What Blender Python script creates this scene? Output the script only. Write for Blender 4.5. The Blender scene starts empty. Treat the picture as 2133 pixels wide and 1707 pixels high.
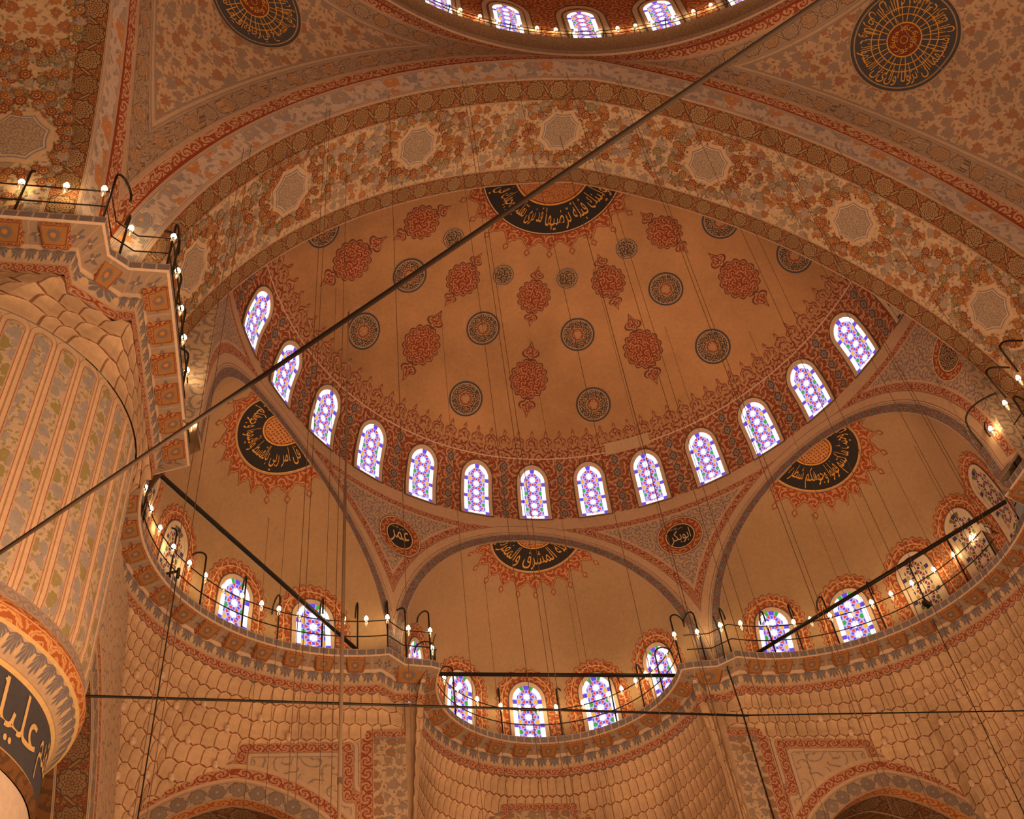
import bpy, bmesh, math, random
from math import sin, cos, pi, sqrt, radians, atan2, hypot
from mathutils import Vector, Matrix
from mathutils.bvhtree import BVHTree

random.seed(7)
S = 10.0          # one drawing unit is ten metres
Z0 = 26.1         # height of the semidome springing above the floor
SY = 1.08
HD = 0.63         # rise of the semidome
C = bpy.context.scene.collection
sc = bpy.context.scene
sc.view_settings.view_transform = 'Standard'
sc.view_settings.look = 'None'
sc.view_settings.gamma = 1.0
sc.view_settings.use_curve_mapping = False
sc.view_settings.exposure = 0.0


def W(p):
    return Vector((p[0] * S, p[1] * S, p[2] * S + Z0))


def U(v):
    return (v[0] / S, v[1] / S, (v[2] - Z0) / S)


# ------------------------------------------------------------------ camera
yaw, pitch, roll = 0.26465, 0.8152, -0.14573
FPX = 2230.08
CAM = (-0.7431, -1.6580, -2.4486)
_cy, _sy, _cp, _sp = cos(yaw), sin(yaw), cos(pitch), sin(pitch)
_f = Vector((_sy * _cp, _cy * _cp, _sp))
_r0 = Vector((_cy, -_sy, 0))
_u0 = _r0.cross(_f)
_r = cos(roll) * _r0 + sin(roll) * _u0
_u = -sin(roll) * _r0 + cos(roll) * _u0
cam = bpy.data.cameras.new('camera')
co = bpy.data.objects.new('camera', cam)
C.objects.link(co)
cam.sensor_width = 36
cam.lens = 36 * FPX / 2133
cam.clip_end = 500
mw = Matrix((( _r.x, _u.x, -_f.x, CAM[0] * S), (_r.y, _u.y, -_f.y, CAM[1] * S), (_r.z, _u.z, -_f.z, CAM[2] * S + Z0), (0, 0, 0, 1)))
co.matrix_world = mw
sc.camera = co


def ray(px, py):
    return _f + _r * ((px - 1066.5) / FPX) - _u * ((py - 853.5) / FPX)


def onz(px, py, z):
    d = ray(px, py)
    t = (z - CAM[2]) / d.z
    return (CAM[0] + t * d.x, CAM[1] + t * d.y, z)


def ony(px, py, y):
    d = ray(px, py)
    t = (y - CAM[1]) / d.y
    return (CAM[0] + t * d.x, y, CAM[2] + t * d.z)


def onx(px, py, x):
    d = ray(px, py)
    t = (x - CAM[0]) / d.x
    return (x, CAM[1] + t * d.y, CAM[2] + t * d.z)


# ------------------------------------------------------------------ node language
class G:
    def __init__(s, name):
        s.m = bpy.data.materials.new(name)
        s.m.use_nodes = True
        s.t = s.m.node_tree
        s.t.nodes.clear()

    def node(s, k):
        return s.t.nodes.new(k)

    def uv(s):
        n = s.node('ShaderNodeUVMap')
        n.uv_map = 'UVMap'
        q = s.node('ShaderNodeSeparateXYZ')
        s.t.links.new(n.outputs[0], q.inputs[0])
        return X(s, q.outputs[0]), X(s, q.outputs[1])

    def pos(s):
        n = s.node('ShaderNodeNewGeometry')
        return n.outputs['Position']

    def attr(s, name):
        n = s.node('ShaderNodeAttribute')
        n.attribute_name = name
        return X(s, n.outputs['Fac'])

    def vec(s, x, y, z=0.0):
        n = s.node('ShaderNodeCombineXYZ')
        for i, v in enumerate((x, y, z)):
            s.put(v, n.inputs[i])
        return n.outputs[0]

    def put(s, v, inp):
        if isinstance(v, X):
            s.t.links.new(v.s, inp)
        elif isinstance(v, bpy.types.NodeSocket):
            s.t.links.new(v, inp)
        else:
            inp.default_value = v

    def math(s, op, a, b=None, c=None):
        n = s.node('ShaderNodeMath')
        n.operation = op
        s.put(a, n.inputs[0])
        if b is not None:
            s.put(b, n.inputs[1])
        if c is not None:
            s.put(c, n.inputs[2])
        return X(s, n.outputs[0])

    def noise(s, vec, scale, detail=2.0, rough=0.5, dist=0.0):
        n = s.node('ShaderNodeTexNoise')
        s.put(vec, n.inputs['Vector'])
        n.inputs['Scale'].default_value = scale
        n.inputs['Detail'].default_value = detail
        n.inputs['Roughness'].default_value = rough
        n.inputs['Distortion'].default_value = dist
        return X(s, n.outputs[0])

    def voro(s, vec, scale, rnd=1.0, feat='F1'):
        n = s.node('ShaderNodeTexVoronoi')
        n.voronoi_dimensions = '2D'
        n.feature = feat
        s.put(vec, n.inputs['Vector'])
        n.inputs['Scale'].default_value = scale
        n.inputs['Randomness'].default_value = rnd
        return n

    def mix(s, f, a, b):
        n = s.node('ShaderNodeMix')
        n.data_type = 'RGBA'
        n.clamp_factor = True
        s.put(f, n.inputs[0])
        for v, i in ((a, 6), (b, 7)):
            if isinstance(v, tuple):
                n.inputs[i].default_value = (v[0], v[1], v[2], 1)
            else:
                s.put(v, n.inputs[i])
        return n.outputs[2]

    def out(s, col, rough=0.85, metal=0.0, emis=None, bump=None, spec=0.3):
        p = s.node('ShaderNodeBsdfPrincipled')
        if isinstance(col, tuple):
            p.inputs['Base Color'].default_value = (col[0], col[1], col[2], 1)
        else:
            s.put(col, p.inputs['Base Color'])
        p.inputs['Roughness'].default_value = rough
        p.inputs['Metallic'].default_value = metal
        p.inputs['Specular IOR Level'].default_value = spec
        if emis:
            p.inputs['Emission Color'].default_value = (emis[0], emis[1], emis[2], 1)
            p.inputs['Emission Strength'].default_value = emis[3]
        if bump is not None:
            b = s.node('ShaderNodeBump')
            b.inputs['Strength'].default_value = 0.4
            b.inputs['Distance'].default_value = 0.05
            s.put(bump, b.inputs['Height'])
            s.t.links.new(b.outputs[0], p.inputs['Normal'])
        o = s.node('ShaderNodeOutputMaterial')
        s.t.links.new(p.outputs[0], o.inputs[0])
        return s.m


class X:
    def __init__(s, g, sock):
        s.g = g
        s.s = sock

    def __add__(a, b): return a.g.math('ADD', a, b)
    def __radd__(a, b): return a.g.math('ADD', b, a)
    def __sub__(a, b): return a.g.math('SUBTRACT', a, b)
    def __rsub__(a, b): return a.g.math('SUBTRACT', b, a)
    def __mul__(a, b): return a.g.math('MULTIPLY', a, b)
    def __rmul__(a, b): return a.g.math('MULTIPLY', b, a)
    def __truediv__(a, b): return a.g.math('DIVIDE', a, b)
    def __neg__(a): return a.g.math('MULTIPLY', a, -1.0)
    def __lt__(a, b): return a.g.math('LESS_THAN', a, b)
    def __gt__(a, b): return a.g.math('GREATER_THAN', a, b)
    def abs(a): return a.g.math('ABSOLUTE', a)
    def fr(a): return a.g.math('FRACT', a)
    def fl(a): return a.g.math('FLOOR', a)
    def sin(a): return a.g.math('SINE', a)
    def cos(a): return a.g.math('COSINE', a)
    def sqrt(a): return a.g.math('SQRT', a)
    def min(a, b): return a.g.math('MINIMUM', a, b)
    def max(a, b): return a.g.math('MAXIMUM', a, b)
    def mod2(a): return (a * 0.5).fr() * 2.0


def length(x, y): return (x * x + y * y).sqrt()
def atan(g, y, x): return g.math('ARCTAN2', y, x)
def tri(x): return ((x.fr() - 0.5).abs()) * 2.0


CREAM = (0.66, 0.48, 0.345)
PLAST = (0.42, 0.262, 0.142)
RED = (0.31, 0.075, 0.030)
REDD = (0.20, 0.05, 0.022)
ORNG = (0.52, 0.20, 0.065)
BLUE = (0.27, 0.245, 0.27)
OLIVE = (0.27, 0.235, 0.12)
DARK = (0.030, 0.026, 0.030)
GOLD = (0.72, 0.36, 0.075)
BROWN = (0.33, 0.155, 0.050)
MAT = {}


def stain(g, col, amt=0.28, sc1=0.25, dark=(0.6, 0.55, 0.5)):
    """slow unevenness of the old plaster plus a fine grain"""
    p = g.pos()
    n = g.noise(p, sc1, 4, 0.6)
    n2 = g.noise(p, 9.0, 2, 0.6)
    k = g.math('MULTIPLY', (n - 0.5) * 2.2, amt)
    k2 = (n2 - 0.5) * 0.35
    f = g.math('ADD', 1.0, k + k2)
    v = g.node('ShaderNodeVectorMath')
    v.operation = 'SCALE'
    if isinstance(col, tuple):
        v.inputs[0].default_value = col
    else:
        g.put(col, v.inputs[0])
    g.put(f, v.inputs['Scale'])
    return v.outputs[0]


def petals(g, x, y, R, n, amp, ph=None):
    r = length(x, y)
    a = atan(g, y, x)
    if ph is not None:
        a = a + ph
    rr = R + (a * float(n)).cos() * amp
    return r, a, rr


def f_vine(g, u, v, ground, mid, line, accent):
    """winding stem with round rosettes: u along (band widths), v across 0..1"""
    c = u.fl()
    par = c.mod2()
    x = u.fr() - 0.5
    y = v - 0.5
    n1 = g.noise(g.vec(u * 1.0, v * 1.0), 11.0, 1.5)
    # ground with small leaves
    leaf = ((n1 - 0.5).abs() < 0.035)
    col = g.mix(leaf, ground, mid)
    # stem
    s = ((u * pi).sin() * 0.40)
    d = (y - s).abs()
    col = g.mix(d < 0.085, col, mid)
    col = g.mix((d - 0.075).abs() < 0.026, col, line)
    r, a, rr = petals(g, x, y, 0.33, 9, 0.035)
    ring = g.mix(par, mid, accent)
    col = g.mix(r < rr + 0.075, col, line)
    col = g.mix(r < rr + 0.025, col, ring)
    w = ((r * 9.0 + (a * 9.0).cos() * 0.35).fr() - 0.5).abs()
    col = g.mix(g.math('MULTIPLY', w < 0.17, r < rr - 0.01), col, line)
    col = g.mix(r < 0.075, col, ring)
    col = g.mix(g.math('MULTIPLY', (r - 0.05).abs() < 0.015, 1.0), col, ground)
    # edges
    e = (v - 0.5).abs()
    col = g.mix(e > 0.425, col, (0.52, 0.35, 0.22))
    col = g.mix(g.math('MULTIPLY', e > 0.455, e < 0.475), col, (0.27, 0.21, 0.18))
    col = g.mix(g.math('MULTIPLY', e > 0.41, e < 0.43), col, line)
    return col


def f_leaf(g, u, v, ground, leaf, edge=0.07):
    """running leaf scroll, u in band widths"""
    c = (u * 0.8).fl()
    x = (u * 0.8).fr() - 0.5
    y = (v - 0.5) * (1.0 - c.mod2() * 2.0)
    r = length(x, y)
    a = atan(g, y, x)
    n = g.noise(g.vec(u, v), 5.0, 2.0)
    s = (a / (2 * pi) * 2.0 + r * 3.1 + n * 0.9).fr()
    m = g.math('MULTIPLY', s < 0.52, r < 0.62)
    col = g.mix(m, ground, leaf)
    m2 = g.math('MULTIPLY', (s - 0.27).abs() < 0.035, r < 0.62)
    col = g.mix(m2, col, ground)
    e = (v - 0.5).abs()
    col = g.mix(e > 0.5 - edge, col, leaf)
    col = g.mix(g.math('MULTIPLY', e > 0.5 - edge * 1.4, e < 0.5 - edge * 0.9), col, ground)
    return col


def f_scroll(g, u, v, scale, ground, line, w=0.10, spots=None):
    """allover arabesque of curling stems"""
    vec = g.vec(u, v)
    vo = g.voro(vec, scale, 0.55)
    sp = g.node('ShaderNodeSeparateXYZ')
    g.t.links.new(vo.outputs['Position'], sp.inputs[0])
    x = u - X(g, sp.outputs[0])
    y = v - X(g, sp.outputs[1])
    r = length(x, y) * scale
    a = atan(g, y, x)
    cc = g.node('ShaderNodeSeparateColor')
    g.t.links.new(vo.outputs['Color'], cc.inputs[0])
    rnd = X(g, cc.outputs[0])
    sg = ((rnd > 0.5) * 2.0) - 1.0
    n = g.noise(vec, scale * 2.2, 1.5)
    s = ((a / (2 * pi)) * sg * 2.0 + r * 2.3 + n * 0.7 + rnd).fr()
    m = (s - 0.5).abs() < w
    col = g.mix(m, ground, line)
    n2 = g.noise(vec, scale * 5.0, 1.0)
    col = g.mix(g.math('MULTIPLY', n2 > 0.60, (s - 0.5).abs() < w * 2.6), col, line)
    if spots:
        col = g.mix(r < 0.16, col, spots)
    return col


def f_flowers(g, u, v, scale, ground, cols, leafc, rnd=0.75, R=0.36):
    vec = g.vec(u, v)
    # leaves first
    n = g.noise(vec, scale * 1.6, 2.0)
    st = ((n * 5.0).fr() - 0.5).abs() < 0.05
    col = g.mix(g.math('MULTIPLY', st, 0.55), ground, leafc)
    vl = g.voro(vec, scale * 2.3, 0.9)
    spl = g.node('ShaderNodeSeparateXYZ')
    g.t.links.new(vl.outputs['Position'], spl.inputs[0])
    xl = (u - X(g, spl.outputs[0])) * (scale * 2.3)
    yl = (v - X(g, spl.outputs[1])) * (scale * 2.3)
    cl = g.node('ShaderNodeSeparateColor')
    g.t.links.new(vl.outputs['Color'], cl.inputs[0])
    al = X(g, cl.outputs[0]) * 6.28
    xr = xl * al.cos() + yl * al.sin()
    yr = yl * al.cos() - xl * al.sin()
    inl = (xr * xr * 6.5 + yr * yr * 30.0) < 0.9
    c2 = g.mix(X(g, cl.outputs[1]) > 0.55, leafc, cols[2])
    col = g.mix(g.math('MULTIPLY', inl, 0.8), col, c2)
    vo = g.voro(vec, scale, rnd)
    sp = g.node('ShaderNodeSeparateXYZ')
    g.t.links.new(vo.outputs['Position'], sp.inputs[0])
    x = (u - X(g, sp.outputs[0])) * scale
    y = (v - X(g, sp.outputs[1])) * scale
    cc = g.node('ShaderNodeSeparateColor')
    g.t.links.new(vo.outputs['Color'], cc.inputs[0])
    k1, k2 = X(g, cc.outputs[0]), X(g, cc.outputs[1])
    r = length(x, y)
    a = atan(g, y, x) + k1 * 6.0
    nn = g.noise(vec, scale * 6.0, 1.0)
    rr = R * (0.62 + k2 * 0.4) + (a * 8.0).cos() * 0.04 + (a * 3.0).cos() * 0.05 + (nn - 0.5) * 0.14
    fc = g.mix(k1 > 0.36, cols[0], cols[1])
    fc = g.mix(k1 > 0.66, fc, cols[2])
    ins = r < rr
    col = g.mix(ins, col, fc)
    pl = g.math('MULTIPLY', ((r * 12.0 + (a * 8.0).cos() * 0.4).fr() < 0.30), ins)
    col = g.mix(g.math('MULTIPLY', pl, 0.65), col, ground)
    col = g.mix(r < 0.07, col, cols[3])
    return col


def reg(name, m):
    MAT[name] = m


def simple(name, col, st=0.28, rough=0.85, **k):
    g = G(name)
    c = stain(g, col, st) if st else col
    reg(name, g.out(c, rough, **k))


simple('plaster', PLAST, 0.34)
simple('plaster_dome', (0.50, 0.27, 0.125), 0.55)
simple('cream', CREAM, 0.2)
simple('plaster_pale0', (0.56, 0.37, 0.22), 0.2)
simple('stone_paint', (0.44, 0.29, 0.175), 0.3)
simple('cream_dark', (0.45, 0.30, 0.20), 0.2)
simple('red_paint', RED, 0.2)
simple('red_dark', REDD, 0.2)
simple('blue_paint', BLUE, 0.2)
simple('dark_paint', DARK, 0.1)
simple('navy_paint', (0.075, 0.072, 0.088), 0.2)
simple('gold_paint', GOLD, 0.15)
simple('gold_pale', (0.74, 0.50, 0.22), 0.15)
simple('tan_paint', (0.46, 0.29, 0.165), 0.3)
simple('brown_paint', BROWN, 0.3)
simple('ink', (0.13, 0.09, 0.07), 0.1)
simple('marble', (0.72, 0.58, 0.47), 0.35)
simple('iron', (0.030, 0.026, 0.020), 0, 0.45, metal=0.6)
simple('iron_brown', (0.028, 0.015, 0.008), 0, 0.7, metal=0.0)
simple('steel', (0.42, 0.30, 0.20), 0, 0.5, metal=0.2)
simple('cable_dark', (0.10, 0.05, 0.028), 0, 0.7)
simple('white_plastic', (0.8, 0.72, 0.6), 0, 0.4)

g = G('glass_shade')
p = g.node('ShaderNodeBsdfPrincipled')
p.inputs['Base Color'].default_value = (1, 0.85, 0.6, 1)
p.inputs['Roughness'].default_value = 0.1
p.inputs['Transmission Weight'].default_value = 0.8
p.inputs['Emission Color'].default_value = (1, 0.50, 0.15, 1)
p.inputs['Emission Strength'].default_value = 0.35
o = g.node('ShaderNodeOutputMaterial')
g.t.links.new(p.outputs[0], o.inputs[0])
reg('glass_shade', g.m)


def emit(name, col, st):
    g = G(name)
    e = g.node('ShaderNodeEmission')
    e.inputs[0].default_value = (col[0], col[1], col[2], 1)
    e.inputs[1].default_value = st
    o = g.node('ShaderNodeOutputMaterial')
    g.t.links.new(e.outputs[0], o.inputs[0])
    reg(name, g.m)


emit('bulb_glow', (1.0, 0.70, 0.33), 45)
emit('pane_white', (0.98, 0.97, 1.0), 1.8)
emit('pane_violet', (0.16, 0.08, 0.72), 1.0)
emit('pane_lilac', (0.45, 0.42, 1.0), 1.0)
emit('pane_red', (0.85, 0.075, 0.05), 1.0)
emit('pane_pink', (1.0, 0.35, 0.33), 1.0)
emit('pane_green', (0.06, 0.42, 0.05), 1.0)
emit('pane_amber', (1.0, 0.50, 0.05), 1.0)
emit('pane_lead', (0.62, 0.52, 0.90), 1.0)
for a, b in (('white', (0.62, 0.50, 0.36)), ('violet', (0.05, 0.05, 0.16)), ('lilac', (0.08, 0.07, 0.2)), ('red', (0.33, 0.05, 0.03)),
             ('pink', (0.33, 0.05, 0.03)), ('green', (0.14, 0.16, 0.04)), ('amber', (0.40, 0.27, 0.08)), ('lead', (0.62, 0.50, 0.40))):
    simple('blind_' + a, b, 0)

# --- patterned paints
g = G('vine_brown'); u, v = g.uv()
reg('vine_brown', g.out(stain(g, f_vine(g, u, v, (0.225, 0.062, 0.020), (0.37, 0.235, 0.125), (0.105, 0.045, 0.020), (0.32, 0.195, 0.095)), .2)))
g = G('vine_red'); u, v = g.uv()
reg('vine_red', g.out(stain(g, f_vine(g, u, v, (0.17, 0.045, 0.018), (0.27, 0.16, 0.085), (0.10, 0.055, 0.03), (0.25, 0.14, 0.07)), .2)))
g = G('vine_rose'); u, v = g.uv()
reg('vine_rose', g.out(stain(g, f_vine(g, u, v, (0.34, 0.085, 0.03), (0.54, 0.36, 0.22), (0.18, 0.09, 0.05), (0.46, 0.32, 0.20)), .2)))
g = G('vine_grey'); u, v = g.uv()
reg('vine_grey', g.out(stain(g, f_vine(g, u, v, (0.27, 0.20, 0.185), (0.36, 0.25, 0.18), (0.20, 0.135, 0.105), (0.46, 0.28, 0.17)), .2)))
g = G('vine_blue'); u, v = g.uv()
reg('vine_blue', g.out(stain(g, f_vine(g, u, v, (0.50, 0.36, 0.26), (0.30, 0.245, 0.225), (0.17, 0.135, 0.125), (0.33, 0.25, 0.20)), .2)))
g = G('leaf_red'); u, v = g.uv()
reg('leaf_red', g.out(stain(g, f_leaf(g, u, v, RED, (0.58, 0.36, 0.24)), .2)))
g = G('leaf_orange'); u, v = g.uv()
reg('leaf_orange', g.out(stain(g, f_leaf(g, u, v, (0.42, 0.12, 0.035), (0.66, 0.34, 0.14), .04), .2)))
g = G('leaf_blue'); u, v = g.uv()
reg('leaf_blue', g.out(stain(g, f_leaf(g, u, v, (0.30, 0.235, 0.225), (0.46, 0.33, 0.25), .05), .2)))
g = G('band_blue'); u, v = g.uv()
# small rings along a slate band
x = u.fr() - 0.5
y = (v - 0.5)
r = length(x * 1.6, y)
bc = g.mix((y.abs() > 0.40), (0.29, 0.225, 0.20), (0.52, 0.37, 0.26))
nn = g.noise(g.vec(u, v), 5.0, 2)
bc = g.mix(g.math('MULTIPLY', (nn - 0.5).abs() < 0.06, y.abs() < 0.38), bc, (0.13, 0.10, 0.10))
bc = g.mix((r - 0.24).abs() < 0.07, bc, (0.30, 0.12, 0.075))
reg('band_blue', g.out(stain(g, bc, .2)))

g = G('white_band'); u, v = g.uv()
c = f_flowers(g, u, v * 0.9, 1.3, (0.60, 0.46, 0.39), (ORNG, BLUE, (0.33, 0.27, 0.27), GOLD), (0.30, 0.255, 0.245), .4, .42)
e = (v - 0.5).abs()
c = g.mix(e > 0.36, c, (0.60, 0.45, 0.36))
c = g.mix((e - 0.40).abs() < 0.018, c, (0.33, 0.255, 0.25))
c = g.mix((e - 0.46).abs() < 0.012, c, (0.42, 0.25, 0.18))
reg('white_band', g.out(stain(g, c, .2)))

g = G('floral_vault'); u, v = g.uv()
c = f_flowers(g, u, v, 27.0, (0.60, 0.415, 0.265), ((0.27, 0.085, 0.03), (0.36, 0.13, 0.04), (0.27, 0.225, 0.195), (0.50, 0.22, 0.05)), (0.26, 0.21, 0.125), .8, .42)
reg('floral_vault', g.out(stain(g, c, .2)))
g = G('floral_small'); u, v = g.uv()
c = f_flowers(g, u, v, 21.0, (0.50, 0.34, 0.23), ((0.29, 0.195, 0.165), (0.25, 0.20, 0.175), (0.33, 0.135, 0.07), (0.46, 0.20, 0.08)), (0.25, 0.20, 0.15), .8, .40)
reg('floral_small', g.out(stain(g, c, .2)))
g = G('floral_wall'); u, v = g.uv()
c = f_flowers(g, u, v, 30.0, (0.56, 0.395, 0.265), ((0.23, 0.185, 0.165), (0.27, 0.20, 0.17), (0.26, 0.13, 0.075), (0.42, 0.24, 0.12)), (0.27, 0.215, 0.145), .6, .46)
reg('floral_wall', g.out(stain(g, c, .2)))
g = G('floral_blue'); u, v = g.uv()
c = f_flowers(g, u, v, 26.0, (0.58, 0.42, 0.30), (BLUE, (0.32, 0.29, 0.30), (0.30, 0.25, 0.12), (0.42, 0.22, 0.12)), (0.30, 0.26, 0.15), .8, .44)
reg('floral_blue', g.out(stain(g, c, .2)))

g = G('arab_red'); u, v = g.uv()
reg('arab_red', g.out(stain(g, f_scroll(g, u, v, 22.0, (0.285, 0.065, 0.028), (0.55, 0.31, 0.19), .17, (0.30, 0.13, 0.08)), .2)))
g = G('arab_band'); u, v = g.uv()
reg('arab_band', g.out(stain(g, f_scroll(g, u, v, 26.0, (0.50, 0.27, 0.155), (0.24, 0.055, 0.025), .17), .2)))
g = G('arab_motif'); u, v = g.uv()
reg('arab_motif', g.out(stain(g, f_scroll(g, u, v, 40.0, (0.27, 0.050, 0.020), (0.56, 0.28, 0.145), .14), .15)))
g = G('arab_sun'); u, v = g.uv()
reg('arab_sun', g.out(stain(g, f_scroll(g, u, v, 24.0, (0.33, 0.070, 0.022), (0.56, 0.28, 0.14), .15), .15)))
g = G('arab_grey'); u, v = g.uv()
reg('arab_grey', g.out(stain(g, f_scroll(g, u, v, 18.0, (0.52, 0.36, 0.25), (0.27, 0.215, 0.20), .14), .2)))
g = G('arab_slate'); u, v = g.uv()
reg('arab_slate', g.out(stain(g, f_scroll(g, u, v, 26.0, (0.285, 0.21, 0.18), (0.40, 0.275, 0.19), .12, (0.50, 0.30, 0.17)), .2)))
g = G('scroll_wall'); u, v = g.uv()
reg('scroll_wall', g.out(stain(g, f_scroll(g, u, v, 8.5, (0.60, 0.43, 0.285), (0.32, 0.26, 0.225), .065), .2)))
g = G('scroll_dark'); u, v = g.uv()
reg('scroll_dark', g.out(stain(g, f_scroll(g, u, v, 14.0, (0.20, 0.085, 0.028), (0.115, 0.06, 0.028), .16), .3)))
g = G('scroll_black'); u, v = g.uv()
reg('scroll_black', g.out(stain(g, f_scroll(g, u, v, 55.0, (0.075, 0.05, 0.04), (0.50, 0.31, 0.17), .15), .15)))
g = G('rose_mesh'); u, v = g.uv()
reg('rose_mesh', g.out(stain(g, f_scroll(g, u, v, 60.0, (0.34, 0.10, 0.035), (0.60, 0.30, 0.12), .17), .15)))
g = G('rose_dots'); u, v = g.uv()
vo = g.voro(g.vec(u, v), 95.0, .25)
c = g.mix(X(g, vo.outputs['Distance']) < 0.30, (0.56, 0.27, 0.105), (0.26, 0.06, 0.02))
reg('rose_dots', g.out(stain(g, c, .15)))
g = G('lattice_pale'); u, v = g.uv()
reg('lattice_pale', g.out(stain(g, f_scroll(g, u, v, 55.0, (0.44, 0.32, 0.225), (0.27, 0.21, 0.18), .16), .15)))
g = G('brass_ceil'); u, v = g.uv()
reg('tan_scroll', g.out(stain(g, f_scroll(g, u, v, 30.0, (0.33, 0.215, 0.135), (0.25, 0.155, 0.10), .12), .3)))

# cornice: blue stripe with pale ticks (u in stripe pitches)
g = G('stripe_blue'); u, v = g.uv()
x = (u.fr() - 0.5).abs()
c = g.mix(x > 0.43, (0.225, 0.195, 0.21), (0.56, 0.42, 0.32))
nn = g.noise(g.vec(u * 2.0, v), 6.0, 2)
c = g.mix(g.math('MULTIPLY', nn > 0.58, 0.5), c, (0.40, 0.33, 0.31))
c = g.mix(v < 0.12, c, (0.52, 0.38, 0.28))
reg('stripe_blue', g.out(stain(g, c, .2)))
# cornice soffit, alternating brackets (brown, flower) and slate panels
g = G('soffit_panel'); u, v = g.uv()
x = u.fr() - 0.5
nn = g.noise(g.vec(u * 1.0, v), 7.0, 2)
r, a, rr = petals(g, x, v - 0.55, 0.22, 4, 0.13)
c = g.mix(r < rr, (0.33, 0.235, 0.165), (0.165, 0.14, 0.155))
c = g.mix(r < 0.06, c, GOLD)
c = g.mix(x.abs() > 0.47, c, (0.44, 0.31, 0.21))
reg('soffit_panel', g.out(stain(g, c, .2)))
g = G('bracket_face'); u, v = g.uv()
x = u - 0.5
y = v - 0.5
r, a, rr = petals(g, x * 1.25, y, 0.30, 14, 0.045)
c = g.mix(r < rr, (0.33, 0.16, 0.055), (0.17, 0.135, 0.13))
c = g.mix(r < 0.13, c, (0.50, 0.19, 0.03))
e = x.abs().max(y.abs())
c = g.mix((e - 0.46).abs() < 0.02, c, REDD)
reg('bracket_face', g.out(stain(g, c, .25)))
g = G('bracket_side'); u, v = g.uv()
c = f_leaf(g, u * 2.0, v, (0.27, 0.07, 0.025), (0.55, 0.30, 0.14), .1)
reg('bracket_side', g.out(stain(g, c, .2)))
# palmettes hanging from a cream moulding (u in palmette pitches, v 0 top .. 1 bottom)
g = G('palmette'); u, v = g.uv()
x = u.fr() - 0.5
y = v + 0.05
a = atan(g, x, y)
r = length(x * 1.15, y)
rr = 0.78 + (a * 16.0).cos() * 0.12 - a.abs() * 0.12
c = g.mix(g.math('MULTIPLY', r < rr, a.abs() < 1.25), (0.52, 0.365, 0.235), (0.19, 0.165, 0.175))
st = g.math('MULTIPLY', ((a * 16.0).cos() < -0.72), r > 0.3)
c = g.mix(g.math('MULTIPLY', st, 0.6), c, (0.52, 0.38, 0.29))
x2 = (u + 0.5).fr() - 0.5
r2 = length(x2 * 2.2, v - 0.42)
c = g.mix(r2 < 0.26, c, (0.62, 0.43, 0.25))
c = g.mix(v > 0.965, c, (0.40, 0.24, 0.16))
reg('palmette', g.out(stain(g, c, .2)))
# stalactite cells: u in cell pitches, v in tiers
g = G('cells'); u, v = g.uv()
f = v.fr()
row = v.fl()
ux = (u + row * 0.5).fr()
dv = ux.min(1.0 - ux)
line = dv < 0.045
hl = (f < 0.085)
c = g.mix(g.math('MULTIPLY', line, f > 0.03), (0.56, 0.375, 0.23), (0.25, 0.125, 0.065))
c = g.mix(hl, c, (0.25, 0.095, 0.04))
c = g.mix(g.math('MULTIPLY', f > 0.09, f < 0.14), c, (0.62, 0.43, 0.28))
reg('cells', g.out(stain(g, c, .45, .6)))
# fluted pier: u in flutes, v in flute widths down from the top
g = G('flutes'); u, v = g.uv()
x = u.fr() - 0.5
yy = (0.62 - v).max(0.0)
d = length(x, yy)          # capsule with rounded top
inn = d < 0.335
sc_u = u * 0.038
sc_v = v * 0.038
c = f_flowers(g, sc_u, sc_v, 44.0, (0.56, 0.42, 0.31), ((0.31, 0.29, 0.31), (0.34, 0.31, 0.32), (0.28, 0.235, 0.07), (0.40, 0.30, 0.10)), (0.30, 0.25, 0.10), .7, .50)
c = g.mix(d > 0.27, c, (0.56, 0.36, 0.27))
c = g.mix(d > 0.315, c, (0.37, 0.12, 0.05))
c = g.mix(d > 0.345, c, (0.70, 0.49, 0.32))
y2 = (0.42 - v).max(0.0)
x3 = x
d2 = length(x3, y2)
c = g.mix((d2 - 0.485).abs() < 0.013, c, (0.40, 0.20, 0.12))
c = g.mix(g.math('MULTIPLY', v < 0.42, d2 > 0.50), c, (0.66, 0.46, 0.28))
c = g.mix(v < -0.06, c, (0.42, 0.2, 0.12))
reg('flutes', g.out(stain(g, c, .2)))


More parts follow.
